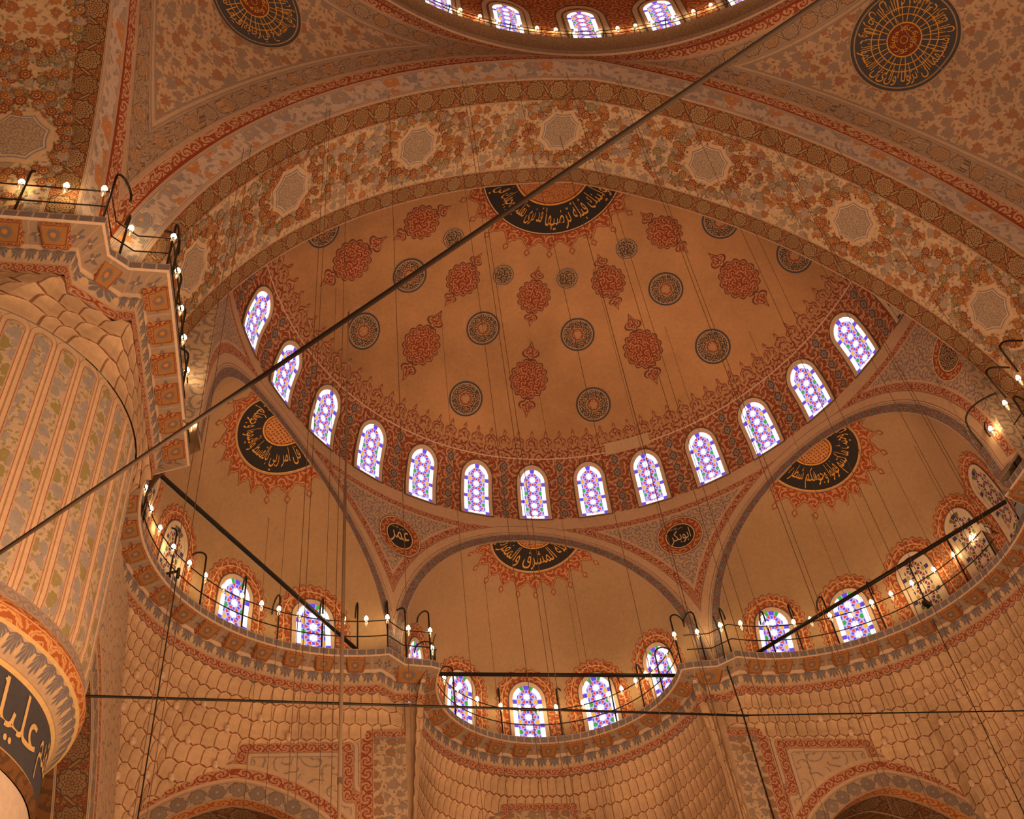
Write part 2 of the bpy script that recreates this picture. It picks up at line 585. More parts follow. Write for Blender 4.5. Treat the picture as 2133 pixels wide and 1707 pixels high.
# ------------------------------------------------------------------ mesh helpers
class MB:
    def __init__(s):
        s.v = []; s.f = []; s.m = []; s.uv = []; s.at = {}

    def V(s, p):
        s.v.append(p)
        return len(s.v) - 1

    def face(s, idx, mat, uv=None):
        s.f.append(tuple(idx)); s.m.append(mat)
        s.uv.append(uv or [(0, 0)] * len(idx))

    def grid(s, P, UV, mat, attrs=None):
        """P rows of points, UV rows of uv pairs, mat name or function(i,j)"""
        base = len(s.v)
        n = len(P[0])
        for i, row in enumerate(P):
            for j, p in enumerate(row):
                s.v.append(p)
                if attrs:
                    for k, a in attrs.items():
                        s.at.setdefault(k, {})[base + i * n + j] = a[i][j]
        for i in range(len(P) - 1):
            for j in range(n - 1):
                q = (base + i * n + j, base + i * n + j + 1, base + (i + 1) * n + j + 1, base + (i + 1) * n + j)
                mm = mat(i, j) if callable(mat) else mat
                if mm is None:
                    continue
                s.face(q, mm, [UV[i][j], UV[i][j + 1], UV[i + 1][j + 1], UV[i + 1][j]])

    def box(s, c, ax, ay, az, mat):
        """c centre, ax/ay/az half vectors (drawing units)"""
        c = Vector(c); ax = Vector(ax); ay = Vector(ay); az = Vector(az)
        b = len(s.v)
        for i in (-1, 1):
            for j in (-1, 1):
                for k in (-1, 1):
                    s.v.append(tuple(c + ax * i + ay * j + az * k))
        for q in ((0, 1, 3, 2), (4, 6, 7, 5), (0, 4, 5, 1), (2, 3, 7, 6), (0, 2, 6, 4), (1, 5, 7, 3)):
            s.face([b + i for i in q], mat, [(0, 0), (1, 0), (1, 1), (0, 1)])

    def tube(s, pts, r, mat, n=8, closed=False, cap=True):
        pts = [Vector(p) for p in pts]
        N = len(pts)
        rr = r if isinstance(r, (list, tuple)) else [r] * N
        prev = None
        b = len(s.v)
        for i, p in enumerate(pts):
            if closed:
                t = pts[(i + 1) % N] - pts[i - 1]
            else:
                t = pts[min(i + 1, N - 1)] - pts[max(i - 1, 0)]
            t.normalize()
            if prev is None:
                a = Vector((0, 0, 1)) if abs(t.z) < 0.9 else Vector((1, 0, 0))
                x = t.cross(a).normalized()
            else:
                x = (prev - t * prev.dot(t)).normalized()
            prev = x
            y = t.cross(x)
            for k in range(n):
                an = 2 * pi * k / n
                s.v.append(tuple(p + (x * cos(an) + y * sin(an)) * rr[i]))
        for i in range(N if closed else N - 1):
            for k in range(n):
                i2 = (i + 1) % N
                s.face((b + i * n + k, b + i * n + (k + 1) % n, b + i2 * n + (k + 1) % n, b + i2 * n + k), mat)
        if cap and not closed:
            s.face([b + k for k in range(n)], mat)
            s.face([b + (N - 1) * n + k for k in range(n)], mat)

    def build(s, name, parent=None, smooth=True, loc=None):
        me = bpy.data.meshes.new(name)
        L = Vector(loc) if loc is not None else Vector((0, 0, 0))
        lw = W(L) if loc is not None else Vector((0, 0, 0))
        me.from_pydata([tuple(W(p) - lw) for p in s.v], [], s.f)
        names = []
        for m in s.m:
            if m not in names:
                names.append(m)
        for m in names:
            me.materials.append(MAT[m])
        ix = {m: i for i, m in enumerate(names)}
        me.polygons.foreach_set('material_index', [ix[m] for m in s.m])
        if smooth:
            me.polygons.foreach_set('use_smooth', [True] * len(s.f))
        ul = me.uv_layers.new(name='UVMap')
        flat = []
        for q in s.uv:
            for a in q:
                flat += [float(a[0]), float(a[1])]
        ul.data.foreach_set('uv', flat)
        for k, d in s.at.items():
            at = me.attributes.new(k, 'FLOAT', 'POINT')
            at.data.foreach_set('value', [float(d.get(i, 0.0)) for i in range(len(s.v))])
        me.update()
        o = bpy.data.objects.new(name, me)
        C.objects.link(o)
        if loc is not None:
            o.location = lw
        if parent is not None:
            o.parent = parent
            o.matrix_parent_inverse = Matrix.Identity(4)
            pl = parent.location
            o.location = (lw if loc is not None else Vector((0, 0, 0))) - pl
        return o

    def bvh(s):
        return BVHTree.FromPolygons([Vector(p) for p in s.v], s.f)


def tag(o, label=None, cat=None, group=None, kind=None):
    if label: o['label'] = label
    if cat: o['category'] = cat
    if group: o['group'] = group
    if kind: o['kind'] = kind
    return o


def empty(name, loc):
    o = bpy.data.objects.new(name, None)
    C.objects.link(o)
    o.location = W(loc)
    return o


def hitpx(bv, px, py):
    d = ray(px, py).normalized()
    h = bv.ray_cast(Vector(CAM), d)
    return h[0], h[1]


def project_decal(mb, bv, cen, nrm, up, pts, faces, mats, uvs, lift=0.0015, dist=0.6):
    """lay a flat painted shape (pts in plane coordinates) onto a curved surface along -nrm"""
    n = Vector(nrm).normalized()
    upv = Vector(up)
    upv = (upv - n * upv.dot(n)).normalized()
    rt = upv.cross(n)
    c = Vector(cen)
    idx = {}
    for i, (x, y) in enumerate(pts):
        o = c + rt * x + upv * y + n * dist * 0.5
        h = bv.ray_cast(o, -n, dist)
        if h[0] is None:
            idx[i] = None
        else:
            hn = h[1] if h[1].dot(n) > 0 else -h[1]
            idx[i] = mb.V(tuple(h[0] + (n * 0.6 + hn * 0.4).normalized() * lift))
    for f, m, uv in zip(faces, mats, uvs):
        q = [idx[i] for i in f]
        if any(k is None for k in q):
            continue
        mb.face(q, m, uv)


def project_polar(mb, bv, cen, up, pts, faces, mats, uvs, lift=0.0015, drop=1.0):
    """lay a flat painted shape round a point of a vault, measuring along the vault itself"""
    upv = Vector((up[0], up[1], 0)).normalized()
    rt = Vector((-upv.y, upv.x, 0))
    key = (id(bv), round(cen[0], 4), round(cen[1], 4))
    tab = PTAB.setdefault(key, {})
    NA_ = 360
    ST = 0.004

    def ray_up(x, y):
        h = bv.ray_cast(Vector((x, y, cen[2])), Vector((0, 0, 1)), 2.0)
        return h[0]

    def line(ai):
        if ai in tab: return tab[ai]
        a = 2 * pi * ai / NA_
        d = rt * cos(a) + upv * sin(a)
        out = []; s_ = 0.0; rho = 0.0; prev = None
        while s_ < 0.40 and rho < .5:
            h = ray_up(cen[0] + d.x * rho, cen[1] + d.y * rho)
            if prev is not None and h is not None:
                s_ += (h - prev).length
            elif rho > 0:
                s_ += ST
            out.append((s_, h))
            prev = h
            k_ = 1.0
            if len(out) > 1 and out[-2][1] is not None and h is not None:
                k_ = max(.12, ST / max(ST, (h - out[-2][1]).length) ) if (h - out[-2][1]).length > ST else 1.0
            rho += ST * k_
        tab[ai] = out
        return out

    def look(ai, r):
        L = line(ai % NA_)
        lo, hi = 0, len(L) - 1
        if r > L[-1][0]: return None
        while hi - lo > 1:
            m_ = (lo + hi) // 2
            if L[m_][0] <= r: lo = m_
            else: hi = m_
        a_, b_ = L[lo], L[hi]
        if a_[1] is None or b_[1] is None: return None
        f = (r - a_[0]) / max(1e-9, b_[0] - a_[0])
        return a_[1].lerp(b_[1], min(1, max(0, f)))
    idx = {}
    focus = Vector((cen[0] * .8, cen[1] * .8, cen[2]))
    for i, (x, y) in enumerate(pts):
        r = hypot(x, y)
        a = (atan2(y, x) % (2 * pi)) / (2 * pi) * NA_
        i0 = int(a); f = a - i0
        p0 = look(i0, r); p1 = look(i0 + 1, r)
        if p0 is None or p1 is None:
            idx[i] = None; continue
        p = p0.lerp(p1, f)
        idx[i] = mb.V(tuple(p + (focus - p).normalized() * lift))
    for f, m, uv in zip(faces, mats, uvs):
        q = [idx[i] for i in f]
        if any(k is None for k in q): continue
        mb.face(q, m, uv)


PTAB = {}


def disc_shape(rings, nseg=64, uvs=1.0):
    """rings: list of (r0, r1, material) ; returns pts, faces, mats, uvs"""
    pts = []; faces = []; mats = []; uv = []
    for r0, r1, m in rings:
        ns = max(1, int((r1 - r0) / 0.012))
        b = len(pts)
        for i in range(ns + 1):
            r = r0 + (r1 - r0) * i / ns
            for k in range(nseg):
                a = 2 * pi * k / nseg
                pts.append((r * cos(a), r * sin(a)))
        for i in range(ns):
            for k in range(nseg):
                q = (b + i * nseg + k, b + i * nseg + (k + 1) % nseg, b + (i + 1) * nseg + (k + 1) % nseg, b + (i + 1) * nseg + k)
                faces.append(q); mats.append(m)
                uv.append([(pts[j][0] * uvs, pts[j][1] * uvs) for j in q])
    return pts, faces, mats, uv


# ------------------------------------------------------------------ arabic lettering
AR = {'ا': (0xFE8D, 2), 'ب': (0xFE8F, 4), 'ة': (0xFE93, 2), 'ت': (0xFE95, 4), 'ث': (0xFE99, 4), 'ج': (0xFE9D, 4), 'ح': (0xFEA1, 4), 'خ': (0xFEA5, 4),
      'د': (0xFEA9, 2), 'ذ': (0xFEAB, 2), 'ر': (0xFEAD, 2), 'ز': (0xFEAF, 2), 'س': (0xFEB1, 4), 'ش': (0xFEB5, 4), 'ص': (0xFEB9, 4), 'ض': (0xFEBD, 4),
      'ط': (0xFEC1, 4), 'ظ': (0xFEC5, 4), 'ع': (0xFEC9, 4), 'غ': (0xFECD, 4), 'ف': (0xFED1, 4), 'ق': (0xFED5, 4), 'ك': (0xFED9, 4), 'ل': (0xFEDD, 4),
      'م': (0xFEE1, 4), 'ن': (0xFEE5, 4), 'ه': (0xFEE9, 4), 'و': (0xFEED, 2), 'ى': (0xFEEF, 2), 'ي': (0xFEF1, 4), 'أ': (0xFE83, 2), 'إ': (0xFE87, 2), 'ء': (0xFE80, 1)}


def shape_ar(txt):
    out = []
    for i, ch in enumerate(txt):
        if ch not in AR:
            out.append(ch); continue
        base, n = AR[ch]
        prev = i > 0 and txt[i - 1] in AR and AR[txt[i - 1]][1] == 4
        nxt = n == 4 and i + 1 < len(txt) and txt[i + 1] in AR and AR[txt[i + 1]][1] > 1
        if n == 1: k = 0
        elif n == 2: k = 1 if prev else 0
        else: k = 3 if (prev and nxt) else 2 if nxt else 1 if prev else 0
        out.append(chr(base + k))
    return ''.join(reversed(out))


def text_flat(txt, cuts=10):
    """letter outlines as flat polygons in the box 0..1 x 0..1"""
    cu = bpy.data.curves.new('script', 'FONT')
    cu.body = shape_ar(txt)
    cu.resolution_u = 2
    ob = bpy.data.objects.new('script', cu)
    C.objects.link(ob)
    bpy.context.view_layer.update()
    dg = bpy.context.evaluated_depsgraph_get()
    me = bpy.data.meshes.new_from_object(ob.evaluated_get(dg))
    bpy.data.objects.remove(ob)
    bm = bmesh.new(); bm.from_mesh(me)
    bmesh.ops.remove_doubles(bm, verts=bm.verts[:], dist=1e-4)
    xs = [v.co.x for v in bm.verts]; ys = [v.co.y for v in bm.verts]
    x0, x1, y0, y1 = min(xs), max(xs), min(ys), max(ys)
    for v in bm.verts:
        v.co.x = (v.co.x - x0) / (x1 - x0); v.co.y = (v.co.y - y0) / (y1 - y0)
    for i in range(1, cuts):
        bmesh.ops.bisect_plane(bm, geom=bm.verts[:] + bm.edges[:] + bm.faces[:], plane_co=(0, i / cuts, 0), plane_no=(0, 1, 0))
    asp = (x1 - x0) / max(1e-6, y1 - y0)
    bm.verts.ensure_lookup_table()
    bm.verts.index_update()
    pts = [(v.co.x, v.co.y) for v in bm.verts]
    fs = [[v.index for v in f.verts] for f in bm.faces]
    bm.free()
    bpy.data.meshes.remove(me)
    return pts, fs, asp


def polar_text(txt, a0, a1, r_out, r_in, mat):
    """text running right to left, feet on the outer circle, tops towards the centre"""
    pts, fs, asp = text_flat(txt)
    q = []
    for x, y in pts:
        a = a0 + (a1 - a0) * x
        r = r_out + (r_in - r_out) * y
        q.append((r * cos(a), r * sin(a)))
    return q, fs, [mat] * len(fs), [[(0, 0)] * len(f) for f in fs]


# ------------------------------------------------------------------ profiles
def arch_profile(a, e, zs, z_end, n=60, x0=0.0):
    """pointed arch, list of (x,z) from left foot over the crown to the right foot"""
    R = a + e
    tm = math.acos(e / R)
    ts = math.asin((z_end - zs) / R)
    right = [(-e + R * cos(ts + (tm - ts) * i / n), zs + R * sin(ts + (tm - ts) * i / n)) for i in range(n + 1)]
    left = [(-x, z) for x, z in right]
    return [(x + x0, z) for x, z in left + right[::-1][1:]]


ZC = -0.689      # cornice lip height
EC = 0.197
ZS = -0.873


def dome(th, z):
    q = sqrt(max(0.0, 1 - (z / HD) ** 2))
    return (q * sin(th), SY * q * cos(th), z)


def cyl(th, z):
    return (sin(th), SY * cos(th), z)


def cum(pts):
    L = [0.0]
    for a, b in zip(pts, pts[1:]):
        L.append(L[-1] + math.dist(a, b))
    return L

# ------------------------------------------------------------------ shader for walls whose bands follow their edges
def f_sel(g, x, lo, hi):
    return g.math('MULTIPLY', x > lo, x < hi)


g = G('spandrel')
u, v = g.uv()
dA = g.attr('dA'); dR = g.attr('dR'); uA = g.attr('uA')
c = f_scroll(g, u, v, 30.0, (0.53, 0.37, 0.26), (0.26, 0.205, 0.195), .17)
edge = (dA < 0.098).max(dR < 0.080)
c = g.mix(edge, c, (0.58, 0.40, 0.27))
red = f_leaf(g, uA / 0.026, (dA - 0.066) / 0.026, RED, (0.58, 0.36, 0.24), .06)
red2 = f_leaf(g, u / 0.024, (dR - 0.050) / 0.024, RED, (0.58, 0.36, 0.24), .06)
c = g.mix(f_sel(g, dR, 0.050, 0.074), c, red2)
c = g.mix(f_sel(g, dA, 0.066, 0.092), c, red)
cr = (dA < 0.066).max(dR < 0.050)
c = g.mix(cr, c, (0.575, 0.385, 0.25))
ln = f_sel(g, dA, 0.0375, 0.0395).max(f_sel(g, dA, 0.0645, 0.0665)).max(f_sel(g, dA, 0.0305, 0.0325))
c = g.mix(ln, c, (0.20, 0.12, 0.09))
uu = (uA / 0.05).fr() - 0.5
vv = dA / 0.031 - 0.5
r = length(uu * 1.6, vv)
bc = g.mix(vv.abs() > 0.42, (0.29, 0.225, 0.20), (0.52, 0.37, 0.26))
nn = g.noise(g.vec(uA, dA), 160.0, 2)
bc = g.mix(g.math('MULTIPLY', (nn - 0.5).abs() < 0.05, vv.abs() < 0.38), bc, (0.12, 0.095, 0.095))
bc = g.mix((r - 0.26).abs() < 0.07, bc, (0.27, 0.11, 0.075))
c = g.mix(dA < 0.031, c, bc)
reg('spandrel', g.out(stain(g, c, .25)))

g = G('pendentive')
u, v = g.uv()
dA = g.attr('dA'); dR = g.attr('dR'); uA = g.attr('uA'); uR = g.attr('uR')
isA = dA < dR
dm = dA.min(dR)
uu = g.math('ADD', uA * isA, uR * (1.0 - isA))
c = f_flowers(g, u, v, 25.0, (0.54, 0.365, 0.245), ((0.27, 0.19, 0.165), (0.25, 0.20, 0.18), (0.31, 0.13, 0.075), (0.40, 0.20, 0.09)), (0.25, 0.20, 0.15), .8, .42)
c = g.mix(dm < 0.118, c, (0.30, 0.235, 0.215))
c = g.mix(dm < 0.112, c, (0.52, 0.35, 0.23))
c = g.mix(dm < 0.104, c, (0.30, 0.235, 0.215))
vg = f_vine(g, uu / 0.058, (dm - 0.042) / 0.058, (0.33, 0.245, 0.215), (0.45, 0.315, 0.22), (0.17, 0.11, 0.085), (0.50, 0.30, 0.17))
c = g.mix(dm < 0.100, c, vg)
c = g.mix(dm < 0.042, c, (0.48, 0.32, 0.235))
rl = f_leaf(g, uu / 0.034, dm / 0.034, RED, (0.60, 0.38, 0.26), .03)
c = g.mix(dm < 0.035, c, rl)
c = g.mix(dm < 0.008, c, (0.27, 0.05, 0.018))
reg('pendentive', g.out(stain(g, c, .25)))

g = G('arch_wall')
u, v = g.uv()
dA = g.attr('dA'); uA = g.attr('uA'); dS = g.attr('dF'); uF = g.attr('uF'); dF = dS.abs()
c = f_scroll(g, u, v, 15.0, (0.57, 0.40, 0.265), (0.30, 0.24, 0.215), .07)
c = g.mix(dF < 0.028, c, (0.33, 0.26, 0.23))
c = g.mix(dF < 0.025, c, (0.60, 0.43, 0.29))
c = g.mix(dF < 0.016, c, (0.33, 0.20, 0.15))
c = g.mix(dF < 0.0135, c, f_leaf(g, uF / 0.027, dS / 0.027 + 0.5, RED, (0.58, 0.36, 0.24), .05))
c = g.mix(dA < 0.094, c, (0.60, 0.43, 0.29))
c = g.mix(dA < 0.084, c, f_leaf(g, uA / 0.028, (dA - 0.054) / 0.028, RED, (0.58, 0.36, 0.24), .05))
c = g.mix(dA < 0.054, c, (0.60, 0.43, 0.29))
c = g.mix(dA < 0.048, c, f_vine(g, uA / 0.046, dA / 0.046, (0.50, 0.36, 0.25), (0.31, 0.24, 0.205), (0.17, 0.135, 0.115), (0.27, 0.21, 0.185)))
reg('arch_wall', g.out(stain(g, c, .25)))

# ------------------------------------------------------------------ 1. semidome
TH0, DTH = 0.0262, 0.2112
mb = MB()
ths = [radians(-91 + 182 * i / 110) for i in range(111)]
zs = [-0.002, 0.04, 0.08, 0.12, 0.16, 0.20, 0.222, 0.226, 0.240, 0.256]
els = [math.asin(0.256 / HD) + (pi / 2 - math.asin(0.256 / HD)) * i / 34 for i in range(1, 35)]
zs += [HD * sin(e) for e in els]
P = []; UV = []
mer = 0; pv = None
for z in zs:
    p0 = dome(0, z)
    if pv: mer += math.dist(p0, pv)
    pv = p0
    P.append([dome(t, z) for t in ths])
    UV.append([(t * 1.04, mer) for t in ths])


def dome_mat(i, j):
    if i < 5: return 'arab_red'
    if i == 5: return 'arab_red'
    if i == 6: return 'cream'
    if i < 9: return 'arab_band'
    return 'plaster_dome'


mb.grid(P, UV, dome_mat)
semidome = mb.build('semidome_ceiling')
tag(semidome, 'large painted half dome of brown plaster with red medallions above thirteen lit windows', 'dome', kind='structure')
dome_bv = mb.bvh()

# crest of pointed lobes above the windows
mb = MB()
NC = 56
for k in range(NC):
    tc = radians(-90) + radians(180) * (k + 0.5) / NC
    w = radians(180) / NC * 0.5
    outl = [(-1, 0), (-.80, .08), (-.74, .26), (-.90, .38), (-.80, .56), (-.42, .64), (-.20, .76), (-.24, .90), (0, 1.12), (.24, .90), (.20, .76), (.42, .64), (.80, .56), (.90, .38), (.74, .26), (.80, .08), (1, 0)]

    def cp(x, y, lift, zb=0.254, hh=0.046):
        q = dome(tc + x * w, zb + y * hh)
        n = Vector((-q[0], -q[1], -q[2] * 3)).normalized()
        return tuple(Vector(q) + n * lift)
    for sc_, lift, mt in ((1.0, 0.0012, 'red_paint'), (0.88, 0.0020, 'cream_dark'), (0.80, 0.0027, 'arab_band')):
        ids = [mb.V(cp(x * sc_ if sc_ < 1 else x, y * (sc_ if sc_ < 1 else 1), lift)) for x, y in outl]
        cc_ = mb.V(cp(0, 0.35 * sc_, lift))
        uvs = [(tc + x * w, y * 0.046) for x, y in outl]
        for a in range(len(outl) - 1):
            mb.face((ids[a], ids[a + 1], cc_), mt, [uvs[a], uvs[a + 1], (tc, .016)])
mb.build('painted_crest', semidome, smooth=False)


# ---- medallions
def lobed_disc(rx, ry, n, amp, scale, na=112):
    return [(scale * (rx * (1 + amp * abs(sin(n * a / 2)))) * sin(a), scale * (ry * (1 + amp * abs(sin(n * a / 2)))) * cos(a)) for a in [2 * pi * i / na for i in range(na)]]


def fan(pts, mat, cx=0, cy=0, uvs=1.0, rings=3):
    n = len(pts)
    P_ = []; F = []; M = []; U_ = []
    for r in range(rings + 1):
        f = 1 - r / rings
        for x, y in pts:
            P_.append((cx + (x - cx) * f, cy + (y - cy) * f))
    for r in range(rings):
        for k in range(n):
            q = (r * n + k, r * n + (k + 1) % n, (r + 1) * n + (k + 1) % n, (r + 1) * n + k)
            F.append(q); M.append(mat)
            U_.append([(P_[j][0] * uvs, P_[j][1] * uvs) for j in q])
    return P_, F, M, U_


TREF = [(0, 0), (.10, .03), (.16, .16), (.30, .17), (.44, .26), (.46, .40), (.34, .52), (.20, .56), (.10, .72), (0, .98),
        (-.10, .72), (-.20, .56), (-.34, .52), (-.46, .40), (-.44, .26), (-.30, .17), (-.16, .16), (-.10, .03)]


def motif(px, py, body, half):
    h, n = hitpx(dome_bv, px, py)
    if n.dot(Vector(CAM) - h) < 0: n = -n
    up = Vector((-h.x, -h.y, 0)).normalized() * 0.5 + Vector((0, 0, 1))
    mb = MB()
    for sgn in (1, -1):
        L = half - body * 0.95
        for sc_, lift, mt in ((1.0, .0012, 'red_dark'), (0.80, .0018, 'cream_dark'), (0.66, .0024, 'arab_motif')):
            pts = [(x * L * 0.92 * sc_, sgn * (body * 0.95 + (y * sc_ + 0.5 * (1 - sc_)) * L)) for x, y in TREF]
            project_decal(mb, dome_bv, h, n, up, *fan(pts, mt, 0, sgn * (body + L * .4), rings=2), lift=lift)
    for sc_, lift, mt in ((1.0, .0012, 'red_dark'), (0.93, .0018, 'cream_dark'), (0.885, .0024, 'red_paint'), (0.84, .0030, 'arab_motif')):
        project_decal(mb, dome_bv, h, n, up, *fan(lobed_disc(body * .88, body * .92, 14, .16, sc_), mt), lift=lift)
    return mb.build('lobed_medallion', semidome, smooth=False)


for px, py in ((733, 542), (877, 719), (1101, 790), (1339, 727), (1540, 581)):
    motif(px, py, 0.070, 0.142)
for px, py in ((878, 463), (964, 582), (1112, 618), (1267, 587), (1384, 484)):
    motif(px, py, 0.060, 0.114)


def roundel(px, py, R, small=False):
    h, n = hitpx(dome_bv, px, py)
    if n.dot(Vector(CAM) - h) < 0: n = -n
    up = Vector((-h.x, -h.y, 0)).normalized() * 0.5 + Vector((0, 0, 1))
    mb = MB()
    if small:
        rings = [(0, R * .62, 'scroll_black'), (R * .62, R * .78, 'scroll_black'), (R * .78, R * .86, 'tan_paint'), (R * .86, R * .93, 'navy_paint')]
        rings.append((R * .93, R, 'tan_paint'))
    else:
        rings = [(0, R * .27, 'rose_dots'), (R * .27, R * .36, 'red_paint'), (R * .36, R * .40, 'cream_dark'), (R * .40, R * .84, 'scroll_black'),
                 (R * .84, R * .90, 'cream_dark'), (R * .90, R, 'navy_paint')]
    project_decal(mb, dome_bv, h, n, up, *disc_shape(rings, 40), lift=.0016)
    if not small:
        pet = lobed_disc(R * .16, R * .16, 7, .35, 1, 56)
        project_decal(mb, dome_bv, h, n, up, *fan(pet, 'tan_paint', rings=1), lift=.0024)
    return mb.build('painted_roundel', semidome, smooth=False)


for px, py in ((757, 690), (970, 831), (1236, 843), (1485, 722)):
    roundel(px, py, 0.063)
for px, py in ((853, 574), (1006, 684), (1203, 697), (1387, 602), (672, 478), (1500, 462), (1655, 532)):
    roundel(px, py, 0.061)
for px, py in ((945, 497), (1048, 573), (1181, 580), (1305, 518)):
    roundel(px, py, 0.040, True)

# small dark lozenges in the wall paint between the windows
mb = MB()
for i in range(-7, 7):
    tc = TH0 + (i + 0.5) * DTH
    for zz, s in ((0.020, .017), (0.062, .019), (0.108, .017), (0.152, .019), (0.196, .017)):
        for sc_, lift, mt in ((1.0, .0012, 'cream_dark'), (0.82, .0018, 'ink'), (0.5, .0024, 'blue_paint'), (.22, .003, 'red_paint')):
            pts = [(0, 1.35), (.35, .85), (.95, .45), (.75, 0), (.95, -.45), (.35, -.85), (0, -1.35), (-.35, -.85), (-.95, -.45), (-.75, 0), (-.95, .45), (-.35, .85)]
            ids = []
            for x, y in pts:
                q = dome(tc + x * s * sc_, zz + y * s * sc_)
                n = Vector((-q[0], -q[1], -q[2])).normalized()
                ids.append(mb.V(tuple(Vector(q) + n * lift)))
            mb.face(ids, mt)
mb.build('painted_lozenges', semidome, smooth=False)


mb = MB()
mb.grid([[tuple(Vector(dome(t, z)) * .997) for t in [radians(q) for q in (18, 20.5, 23, 25.5, 28)]] for z in (.214, .232, .250)], [[(0, 0)] * 5] * 3, 'plaster_pale0')
mb.build('plaster_patch', semidome)


def sunburst(mb, bv, cen, up, rin, rout, n):
    """ring of red lobes with diamond tips around a medallion"""
    na = n * 24
    w_ = rout - rin

    def R(f):
        t = abs(f - 0.5) * 2            # 0 at tip, 1 at notch
        if t < .10: return .74
        if t < .22: return .66
        if t < .50: return .60 - (t - .22) * .35
        if t < .62: return .50
        return .46 - .10 * sin((t - .62) / .38 * pi / 2)
    for k, lift, mt in ((0, .0014, 'red_paint'), (1, .0020, 'tan_paint'), (2, .0026, 'red_paint'), (3, .0032, 'arab_sun')):
        pts = []; F = []; M = []; U_ = []
        nr = 3
        cutk = (0, .0035, .0075, .010)[k]
        for r in range(nr + 1):
            for j in range(na):
                a = 2 * pi * j / na
                rr = rin + max(.002, w_ * R((j / 24) % 1.0) - cutk) * r / nr
                pts.append((rr * cos(a), rr * sin(a)))
        for r in range(nr):
            for j in range(na):
                q = (r * na + j, r * na + (j + 1) % na, (r + 1) * na + (j + 1) % na, (r + 1) * na + j)
                F.append(q); M.append(mt); U_.append([pts[i] for i in q])
        project_polar(mb, bv, cen, up, pts, F, M, U_, lift=lift)
    for kk in range(n):
        a = 2 * pi * (kk + 0.5) / n
        for sc_, lift, mt in ((1.0, .0016, 'red_paint'), (.62, .0022, 'tan_paint')):
            s = w_ * 0.135 * sc_
            rc = rin + w_ * .84
            cx, cy = rc * cos(a), rc * sin(a)
            pts = [(cx + s * (1.25 if q in (0, pi) else .95) * cos(a + q), cy + s * (1.25 if q in (0, pi) else .95) * sin(a + q)) for q in (0, pi / 2, pi, -pi / 2)]
            project_polar(mb, bv, cen, up, pts, [(0, 1, 2, 3)], [mt], [[(0, 0)] * 4], lift=lift)


# crown medallion of the semidome
mb = MB()
cen = (-0.02, 0.07, 0.5)
sunburst(mb, dome_bv, cen, (0, 1, 0), 0.236, 0.325, 24)
project_decal(mb, dome_bv, cen, (0, 0, -1), (0, 1, 0), *disc_shape([(0, .118, 'rose_mesh'), (.118, .122, 'red_dark'), (.122, .128, 'gold_paint'), (.128, .229, 'dark_paint'), (.229, .232, 'gold_pale'), (.232, .237, 'red_dark')], 96), lift=.0020)
for txt, a0, a1 in (('قد نرى تقلب وجهك في السماء', 0.0, pi * .5), ('فلنولينك قبلة ترضيها', pi * .5, pi), ('فول وجهك شطر المسجد', pi, pi * 1.5), ('الحرام وحيث ما كنتم', pi * 1.5, pi * 2)):
    q = polar_text(txt, a0 + .03, a1 - .03, .222, .134, 'gold_paint')
    project_decal(mb, dome_bv, cen, (0, 0, -1), (0, 1, 0), *q, lift=.0032)
mb.build('calligraphy_medallion', semidome, smooth=False)


# ------------------------------------------------------------------ stained glass windows
def outline(w, H, off, bot=None, ns=10, na=22, nb=8):
    """bottom left, along the bottom, up the right side, over the head, down the left side"""
    b = -off if bot is None else bot
    W_ = w + off
    sp = H - w
    pts = [(-W_ + 2 * W_ * i / nb, b) for i in range(nb)]
    pts += [(W_, b + (sp - b) * i / ns) for i in range(ns)]
    pts += [(W_ * cos(pi * i / na), sp + W_ * sin(pi * i / na)) for i in range(na)]
    pts += [(-W_, sp - (sp - b) * i / ns) for i in range(ns)]
    return pts


